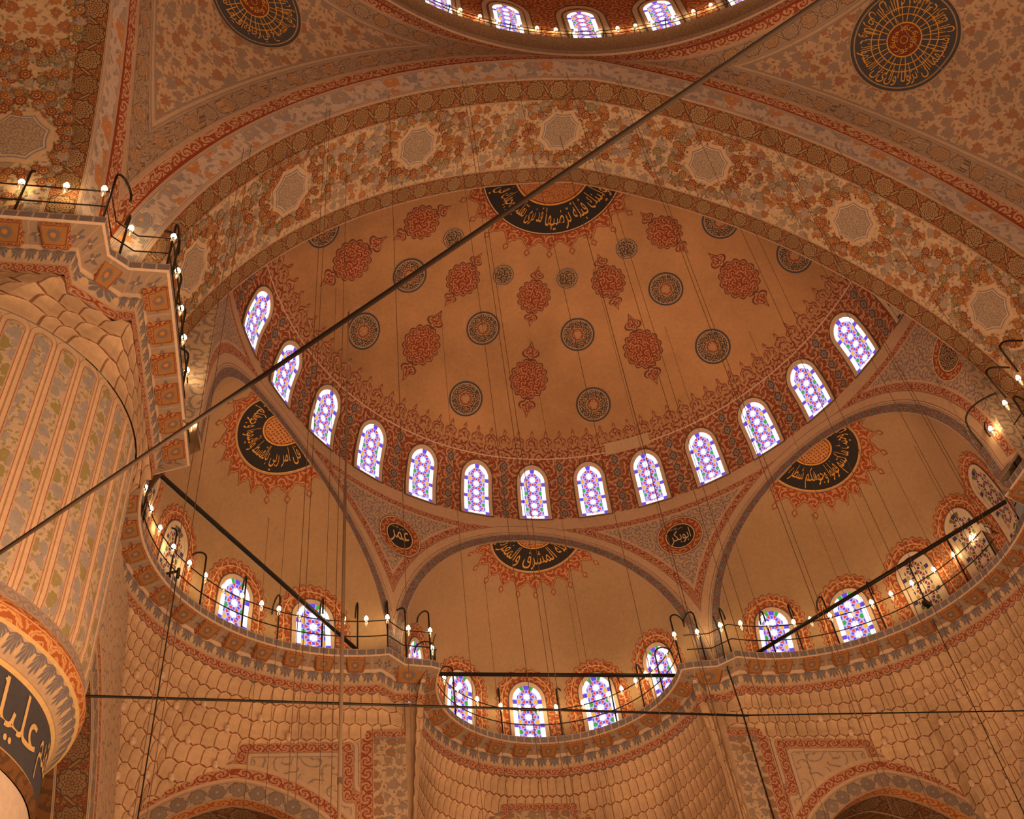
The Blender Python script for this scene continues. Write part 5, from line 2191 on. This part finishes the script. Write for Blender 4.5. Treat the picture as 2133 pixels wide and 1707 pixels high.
# ------------------------------------------------------------------ 10. ledge railings with hooked posts
rp = offset(path, 0.008)
RL = cum(rp)
ZLO, ZUP = -0.642, -0.590


def snap(px, py, z):
    q = onz(px, py, z)
    best = (9, None, None)
    for i in range(len(rp) - 1):
        a, b = rp[i], rp[i + 1]
        dx, dy = b[0] - a[0], b[1] - a[1]
        t = max(0, min(1, ((q[0] - a[0]) * dx + (q[1] - a[1]) * dy) / (dx * dx + dy * dy)))
        d = hypot(q[0] - a[0] - dx * t, q[1] - a[1] - dy * t)
        if d < best[0]:
            l = hypot(dx, dy)
            best = (d, (a[0] + dx * t, a[1] + dy * t), (-dy / l, dx / l))
    return best


iP = len(pL)
runs = [('pier', rp[2:12], 'iron railing with hooked posts on the ledge of the left pier'),
        ('left', rp[12:iM0], 'iron railing with hooked posts along the curved ledge of the left bay'),
        ('mid', rp[iM0:iM1], 'iron railing with hooked posts along the curved ledge of the middle bay'),
        ('right', rp[iM1:len(rp) - 12], 'iron railing with hooked posts along the curved ledge of the right bay'),
        ('pier_r', rp[len(rp) - 12:len(rp) - 2], 'iron railing with tall curling posts on the ledge of the right pier')]
RAIL = {}
for key, pts, lb in runs:
    e = empty('ledge_railing', (pts[0][0], pts[0][1], ZC))
    tag(e, lb, 'railing', 'iron railings on the ledge')
    for z in (ZLO, ZUP):
        mb = MB()
        mb.tube([(x, y, z) for x, y in pts], .0017, 'iron', 6)
        mb.build('rail', e)
    RAIL[key] = (e, pts)


def which_run(p):
    best = (9, None)
    for key, (e, pts) in RAIL.items():
        for q in pts:
            d = hypot(p[0] - q[0], p[1] - q[1])
            if d < best[0]: best = (d, key)
    return best[1]


posts = [(25, 435), (216, 444), (251, 532), (352, 549), (362, 600), (368, 668), (377, 745), (386, 830), (394, 905), (300, 1105), (362, 1208), (423, 1262), (507, 1308), (580, 1332), (672, 1345), (745, 1350), (811, 1351), (848, 1371), (898, 1378),
         (911, 1448), (953, 1493), (1050, 1531), (1172, 1531), (1278, 1500), (1336, 1473), (1373, 1443), (1412, 1378), (1470, 1385), (1511, 1350), (1619, 1358), (1675, 1355), (1750, 1342), (1845, 1311), (1932, 1268), (2012, 1213), (2079, 1161), (2108, 1090)]
rnd = random.Random(3)
PPOS = [snap(px, py, ZC)[1:] for px, py in posts]
PPOS += [((-q[0][0], q[0][1]), (-q[1][0], q[1][1])) for q in PPOS[2:9]]
for (p, n) in PPOS:
    key = which_run(p)
    h = rnd.uniform(.165, .195)
    rr = rnd.uniform(.020, .032)
    ex_ = rnd.uniform(-.5, .5)
    ca, sa = cos(ex_), sin(ex_)
    n2 = (n[0] * ca - n[1] * sa, n[0] * sa + n[1] * ca)
    pts = [(p[0], p[1], ZC), (p[0], p[1], ZC + h * .5), (p[0], p[1], ZC + h - rr)]
    for i in range(1, 9):
        a = pi * i / 8 * 1.0
        pts.append((p[0] + n2[0] * rr * (1 - cos(a)), p[1] + n2[1] * rr * (1 - cos(a)), ZC + h - rr + rr * sin(a)))
    pts.append((pts[-1][0], pts[-1][1], pts[-1][2] - .006))
    mb = MB()
    mb.tube(pts, .0026, 'iron', 7)
    mb.build('hooked_post', RAIL[key][0])

for pl_ in ([(2047, 930), (2016, 888), (2015, 862), (2038, 838), (2075, 819)], [(2096, 829), (2059, 785), (2056, 772), (2068, 766), (2103, 766)],
            [(2121, 775), (2086, 729), (2085, 718), (2096, 711), (2131, 710)], [(2062, 909), (2052, 895), (2054, 878), (2063, 870), (2075, 866)]):
    zs_ = (-.592, -.548, -.530, -.520, -.524)
    raw = [Vector(onz(px, py, z)) for (px, py), z in zip(pl_, zs_)]
    b0 = raw[0]
    pts = [(b0.x, b0.y, ZC + .004), tuple(b0)]
    for i in range(len(raw) - 1):
        p0, p1, p2, p3 = raw[max(0, i - 1)], raw[i], raw[i + 1], raw[min(len(raw) - 1, i + 2)]
        for k in range(1, 6):
            t = k / 5
            pts.append(tuple(0.5 * ((2 * p1) + (p2 - p0) * t + (2 * p0 - 5 * p1 + 4 * p2 - p3) * t * t + (3 * p1 - p0 - 3 * p2 + p3) * t ** 3)))
    mb = MB(); mb.tube(pts[1:], .0026, 'iron', 7); mb.build('hooked_post', RAIL['pier_r'][0])

# ------------------------------------------------------------------ 11. glass lamps
mbb = MB(); k0 = len(mbb.v)
prof_b = [(0.0, -.0085), (.0042, -.0060), (.0058, -.0015), (.0052, .0028), (.0030, .0072), (.0006, .0100)]


def lathe(mb, prof, mat, n=10):
    b = len(mb.v)
    for r, z in prof:
        for i in range(n):
            mb.v.append((r * cos(2 * pi * i / n), r * sin(2 * pi * i / n), z))
    for j in range(len(prof) - 1):
        for i in range(n):
            mb.face((b + j * n + i, b + j * n + (i + 1) % n, b + (j + 1) * n + (i + 1) % n, b + (j + 1) * n + i), mat)


lathe(mbb, prof_b, 'bulb_glow')
mbs = MB()
lathe(mbs, [(.0045, -.011), (.0050, -.015), (.0030, -.021), (.0014, -.026), (.0005, -.027)], 'glass_shade')
mbr = MB()
lathe(mbr, [(.0064, -.0095), (.0068, -.011), (.0064, -.0125), (.0058, -.0115)], 'iron')
for m in (mbb, mbs, mbr):
    m.v = [(x, y, z - Z0 / S) for x, y, z in m.v]
proto = bpy.data.objects.new('glass_lamp', None); C.objects.link(proto)
pb = mbb.build('bulb', proto); ps = mbs.build('glass_cup', proto); pr = mbr.build('lamp_ring', proto)
for o_ in (pb, ps, pr): o_.location = (0, 0, 0)
lamp_px = {'pier': [(45, 379), (138, 384), (217, 387), (275, 474), (362, 493), (384, 565), (392, 643), (397, 704), (401, 772), (407, 830), (417, 884)],
           'left': [(319, 1017), (326, 1059), (341, 1099), (364, 1139), (396, 1173), (431, 1198), (468, 1222), (506, 1240), (547, 1256), (581, 1269), (626, 1276), (672, 1282), (717, 1285), (763, 1285), (811, 1282), (850, 1311), (898, 1311)],
           'mid': [(902, 1350), (908, 1384), (929, 1411), (956, 1434), (998, 1454), (1043, 1470), (1081, 1477), (1120, 1475), (1158, 1471), (1212, 1461), (1265, 1446), (1290, 1432), (1318, 1416), (1336, 1401), (1351, 1388), (1378, 1358), (1396, 1318)],
           'right': [(1453, 1313), (1488, 1292), (1545, 1295), (1600, 1296), (1653, 1295), (1688, 1290), (1728, 1282), (1773, 1268), (1814, 1254), (1855, 1237), (1896, 1213), (1937, 1183), (1977, 1153), (2008, 1119), (2038, 1083), (2061, 1044), (2078, 1007)],
           'pier_r': [(2083, 953), (2046, 946), (2064, 894), (2093, 840), (2121, 788)]}
LN = {'pier': 'on the ledge of the left pier, %s from the picture edge', 'left': 'on the railing of the left bay, %s from the left pier', 'mid': 'on the railing of the middle bay, %s from its left end',
      'right': 'on the railing of the right bay, %s from the middle bay', 'pier_r': 'at the right picture edge by the right pier, %s counted upwards', 'dome': 'on the ledge of the main dome, %s from the left'}
GN = {'pier': 'lamps on the left pier ledge', 'left': 'lamps along the left bay', 'mid': 'lamps along the middle bay', 'right': 'lamps along the right bay', 'pier_r': 'lamps by the right pier', 'dome': 'lamps round the main dome'}
first = [True]


def put_lamp(pos, key, i):
    if first[0]:
        o = proto; first[0] = False
    else:
        o = proto.copy(); C.objects.link(o)
        for ch in (pb, ps, pr):
            c_ = ch.copy(); C.objects.link(c_); c_.parent = o
    o.location = W(pos)
    tag(o, 'small glowing glass lamp ' + LN[key] % ordn(i), 'lamp', GN[key])


for key in ('pier', 'left', 'mid', 'right', 'pier_r'):
    for i, (px, py) in enumerate(lamp_px[key]):
        zl = ZUP + .009
        d, p, n = snap(px, py, zl)
        if key in ('left', 'mid', 'right') or (key == 'pier' and d < .12):
            q = (p[0], p[1], zl)
        else:
            q = onz(px, py, zl)
        put_lamp(q, key, i)
zd = .735
dome_px = [(966, 2), (1006, 14), (1043, 27), (1083, 34), (1122, 41), (1160, 43), (1201, 46), (1243, 48), (1286, 48), (1323, 42), (1358, 35), (1400, 24), (1442, 13), (1478, 1)]
for i, (px, py) in enumerate(dome_px):
    q = onz(px, py, zd)
    a = atan2(q[0] - RC[0], q[1] - RC[1])
    # the lamp hangs on the ring railing over the ledge
    r = lipR + .004
    put_lamp(ringpt(r, a, zd - (.0 if True else 0)), 'dome', i)
e = empty('ledge_railing', ringpt(lipR + .004, 0, .672))
tag(e, 'ring railing with short posts on the ledge of the main dome', 'railing', 'iron railings on the ledge')
for z in (.705, .728):
    mb = MB(); mb.tube([ringpt(lipR + .004, -1.5 + 3.0 * i / 90, z) for i in range(91)], .0013, 'iron', 6); mb.build('rail', e)
for i in range(31):
    a = -1.35 + 2.7 * i / 30
    mb = MB(); mb.tube([ringpt(lipR + .004, a, .672), ringpt(lipR + .004, a + .01, .745), ringpt(lipR + .030, a + .02, .755)], .0018, 'iron', 6); mb.build('post', e)

# ------------------------------------------------------------------ 12. tie rods, cables, pole


def rod(name, a, b, r, mat, label, cat, group=None, ext=0.0, n=10):
    a = Vector(a); b = Vector(b)
    d = (b - a).normalized() * ext
    mb = MB()
    mb.tube([tuple(a - d), tuple((a + b) / 2), tuple(b + d)], r, mat, n)
    o = mb.build(name)
    return tag(o, label, cat, group)


RZ = -.650
rod('tie_rod', onz(322, 980, RZ), onz(735, 1347, RZ), .0062, 'iron', 'thick black iron tie rod across the left bay', 'tie rod', 'iron tie rods across the three bays', .03)
rod('tie_rod', onz(895, 1405, RZ), onz(1402, 1408, RZ), .0062, 'iron', 'thick black iron tie rod across the middle bay', 'tie rod', 'iron tie rods across the three bays', .03)
rod('tie_rod', onz(2133, 1022, RZ), onz(1592, 1352, RZ), .0062, 'iron', 'thick black iron tie rod across the right bay', 'tie rod', 'iron tie rods across the three bays', .03)
rod('tie_rod', onz(0, 1152, -1.8), onz(1712, 0, -1.8), .0019, 'iron_brown', 'long brown rod crossing the whole picture from lower left to upper right', 'tie rod', ext=.6)
rod('tie_rod', onz(160, 1450, -1.3), onz(1540, 1491, -1.3), .0026, 'iron', 'thin level rod across all three bays below the ledge', 'tie rod', ext=.02)
pa = onz(1540, 1491, -1.3); pb_ = onz(2133, 1478, -1.3)
rod('tie_rod', pa, (pb_[0] + .3, pb_[1], -1.3), .0016, 'iron', 'thinner level rod running on to the right bay wall', 'tie rod')

cab = [(508, 308), (524, 300), (680, 225), (688, 224), (810, 190), (963, 166), (970, 166), (1073, 154), (1180, 151), (1285, 167), (1292, 168), (1413, 194), (1574, 239), (1580, 241), (1738, 298), (1944, 396),
       (1166, 282), (956, 296), (722, 356), (1345, 327), (1520, 372), (1640, 420), (1240, 300)]
cab.sort()
for i, (px, py) in enumerate(cab):
    h, n = hitpx(fa_bv, px, py)
    if h is None: continue
    th = (px, py) in ((1166, 282),)
    rod('hanging_cable', (h.x, h.y, h.z), (h.x, h.y, -2.42), .00062 if not th else .0009, 'cable_dark', 'thin cable hanging from the front great arch, %s from the left' % ordn(i), 'cable', 'thin cables hanging from the front arch', n=5)
cab2 = [(918, 648), (1103, 706), (700, 600), (1236, 560), (1385, 680), (1560, 690)]
for i, (px, py) in enumerate(sorted(cab2)):
    h, n = hitpx(dome_bv, px, py)
    rod('hanging_cable', (h.x, h.y, h.z), (h.x, h.y, -2.42), .0006, 'cable_dark', 'thin cable hanging from the big half dome, %s from the left' % ordn(i), 'cable', 'thin cables hanging from the half dome', n=5)
cab3 = [(-1, 600, 1010), (-1, 560, 1080), (0, 1010, 1210), (0, 1180, 1220), (1, 1760, 1000), (1, 1850, 960), (1, 1905, 930), (1, 1690, 1070)]
for i, (k, px, py) in enumerate(cab3):
    h, n = hitpx(ex_bv[k], px, py)
    if h is None: continue
    rod('hanging_cable', (h.x, h.y, h.z), (h.x, h.y, -2.42), .0006, 'cable_dark', 'thin cable hanging from a small half dome, %s from the left' % ordn(i), 'cable', 'thin cables hanging from the small half domes', n=5)
# left black wire and right wires
a = onz(370, 1192, -.665)
rod('hanging_cable', a, (a[0], a[1], -2.42), .0016, 'iron', 'black wire hanging from the lamp bracket on the left bay railing', 'cable')
a = onz(1929, 1261, -.665)
rod('hanging_cable', a, (a[0], a[1], -2.42), .0013, 'iron', 'dark wire hanging from the junction box on the right bay ledge', 'cable')
mb = MB()
mb.tube([onz(1486, 1285, -.59), onz(1500, 1322, -.66), ony(1511, 1380, .90), ony(1528, 1430, .945), ony(1548, 1490, .955), ony(1580, 1600, .958), ony(1612, 1706, .958), (ony(1612, 1706, .958)[0] + .01, .958, -2.4)], .0022, 'iron', 7)
tag(mb.build('wall_cable'), 'black cable running down the corner pier right of the middle bay', 'cable')
mb = MB()
p0 = ony(726, 652, .10); p1 = ony(693, 1706, .10)
hk = [(p0[0], .10, p0[2]), (p0[0] + .006, .10, p0[2] + .018), (p0[0] + .026, .10, p0[2] + .030), (p0[0] + .052, .10, p0[2] + .024), (p0[0] + .066, .10, p0[2] + .006)]
mb.tube([(p0[0], .10, -2.61), (p0[0], .10, -1.5), (p0[0], .10, -.8)], .0036, 'steel', 9)
mb.tube([(p0[0], .10, -.8), (p0[0], .10, -.3), hk[0]], .0022, 'steel', 8)
mb.tube(hk, .0013, 'steel', 7)
po = mb.build('lifting_pole')
tag(po, 'tall pale metal pole with a bent tip standing before the left bay', 'pole')
for z in (-.8, -1.15, -1.5, -.45):
    mb = MB(); mb.tube([(p0[0], .10, z - .006), (p0[0], .10, z + .006)], .0046, 'steel', 9); mb.build('pole_sleeve', po)
mb = MB()
mb.tube([onz(1815, -40, .25), onz(1850, 20, .24), onz(1935, 125, .22), onz(2065, 218, .22), onz(2150, 285, .23)], .0010, 'steel', 6)
tag(mb.build('loose_cable'), 'thin pale cable crossing in front of the right calligraphy disc', 'cable')
mb = MB()
mb.tube([onz(128, -10, .1), onz(60, 90, .07), onz(-5, 185, .05)], .0006, 'cable_dark', 5)
tag(mb.build('loose_cable'), 'thin dark cable crossing the upper left corner', 'cable')

# floodlights and bracket


def flood(pos, dirv, label):
    e = empty('floodlight', pos)
    tag(e, label, 'floodlight')
    d = Vector(dirv).normalized()
    s_ = d.cross(Vector((0, 0, 1))).normalized(); u_ = s_.cross(d)
    mb = MB(); mb.box(pos, s_ * .011, u_ * .016, d * .005, 'white_plastic'); mb.build('housing', e, smooth=False)
    mb = MB(); mb.box(tuple(Vector(pos) + d * .0055), s_ * .009, u_ * .013, d * .0006, 'cream'); mb.build('front_glass', e, smooth=False)
    mb = MB(); mb.tube([tuple(Vector(pos) - s_ * .013), tuple(Vector(pos) - s_ * .013 - u_ * .02), tuple(Vector(pos) + s_ * .013 - u_ * .02), tuple(Vector(pos) + s_ * .013)], .0014, 'iron', 6); mb.build('bracket', e)
    mb = MB(); mb.tube([tuple(Vector(pos) - u_ * .02), tuple(Vector(pos) - u_ * .05)], .0018, 'iron', 6); mb.build('stem', e)


flood(onz(312, 994, -.625), (.5, .6, -.8), 'small white floodlight at the left end of the left bay railing')
flood(onz(2052, 1101, -.615), (-.6, .5, -.6), 'small white floodlight on the right bay railing beside the tie rod')
e = empty('lamp_bracket', onz(358, 1194, -.665))
tag(e, 'short black iron bracket sticking out from the left bay railing', 'bracket')
mb = MB(); mb.tube([onz(343, 1197, -.668), onz(372, 1190, -.668)], .0036, 'iron', 8); mb.build('bracket_arm', e)
mb = MB(); a = onz(372, 1190, -.668); mb.tube([(a[0], a[1], -.66), (a[0], a[1], -.69)], .0045, 'iron', 8); mb.build('clamp', e)
e = empty('junction_box', onz(1930, 1259, -.672))
tag(e, 'small black junction box and bracket on the right bay ledge', 'box')
mb = MB(); c_ = onz(1930, 1259, -.672); mb.box(c_, (.012, .006, 0), (-.003, .006, 0), (0, 0, .006), 'iron'); mb.build('box', e, smooth=False)
mb = MB(); mb.tube([onz(1922, 1246, -.66), onz(1945, 1264, -.66)], .003, 'iron', 7); mb.build('bracket_arm', e)

# outer shells keep daylight from leaking round the thin plaster surfaces
# ------------------------------------------------------------------ light
w = bpy.data.worlds.new('hall')
sc.world = w
w.use_nodes = True
w.node_tree.nodes['Background'].inputs[0].default_value = (1.0, 0.60, 0.36, 1)
w.node_tree.nodes['Background'].inputs[1].default_value = 0.135


def area(loc, size, power, col, tgt=None):
    l = bpy.data.lights.new('chandelier_fill_light', 'AREA')
    l.shape = 'DISK'; l.size = size; l.energy = power; l.color = col
    o = bpy.data.objects.new('chandelier_fill_light', l)
    C.objects.link(o)
    o.location = W(loc)
    d = (Vector(W(tgt)) - o.location) if tgt else Vector((0, 0, 1))
    o.rotation_euler = d.to_track_quat('-Z', 'Y').to_euler()
    return o


WARM = (1.0, 0.565, 0.285)
area((-0.1, -1.2, -2.1), 9, 1250, WARM, (0, -.2, .2))
area((0.0, 0.2, -2.1), 8, 1200, WARM, (0, .5, 0))
area((-0.3, -2.5, -2.1), 9, 1900, WARM, (-0.2, -1.0, .6))  # added fill, no chandelier of its own, lifts the pendentives and side arches
area((-0.75, -0.9, -1.95), 4, 520, WARM, (-1.3, -.2, -1.2))
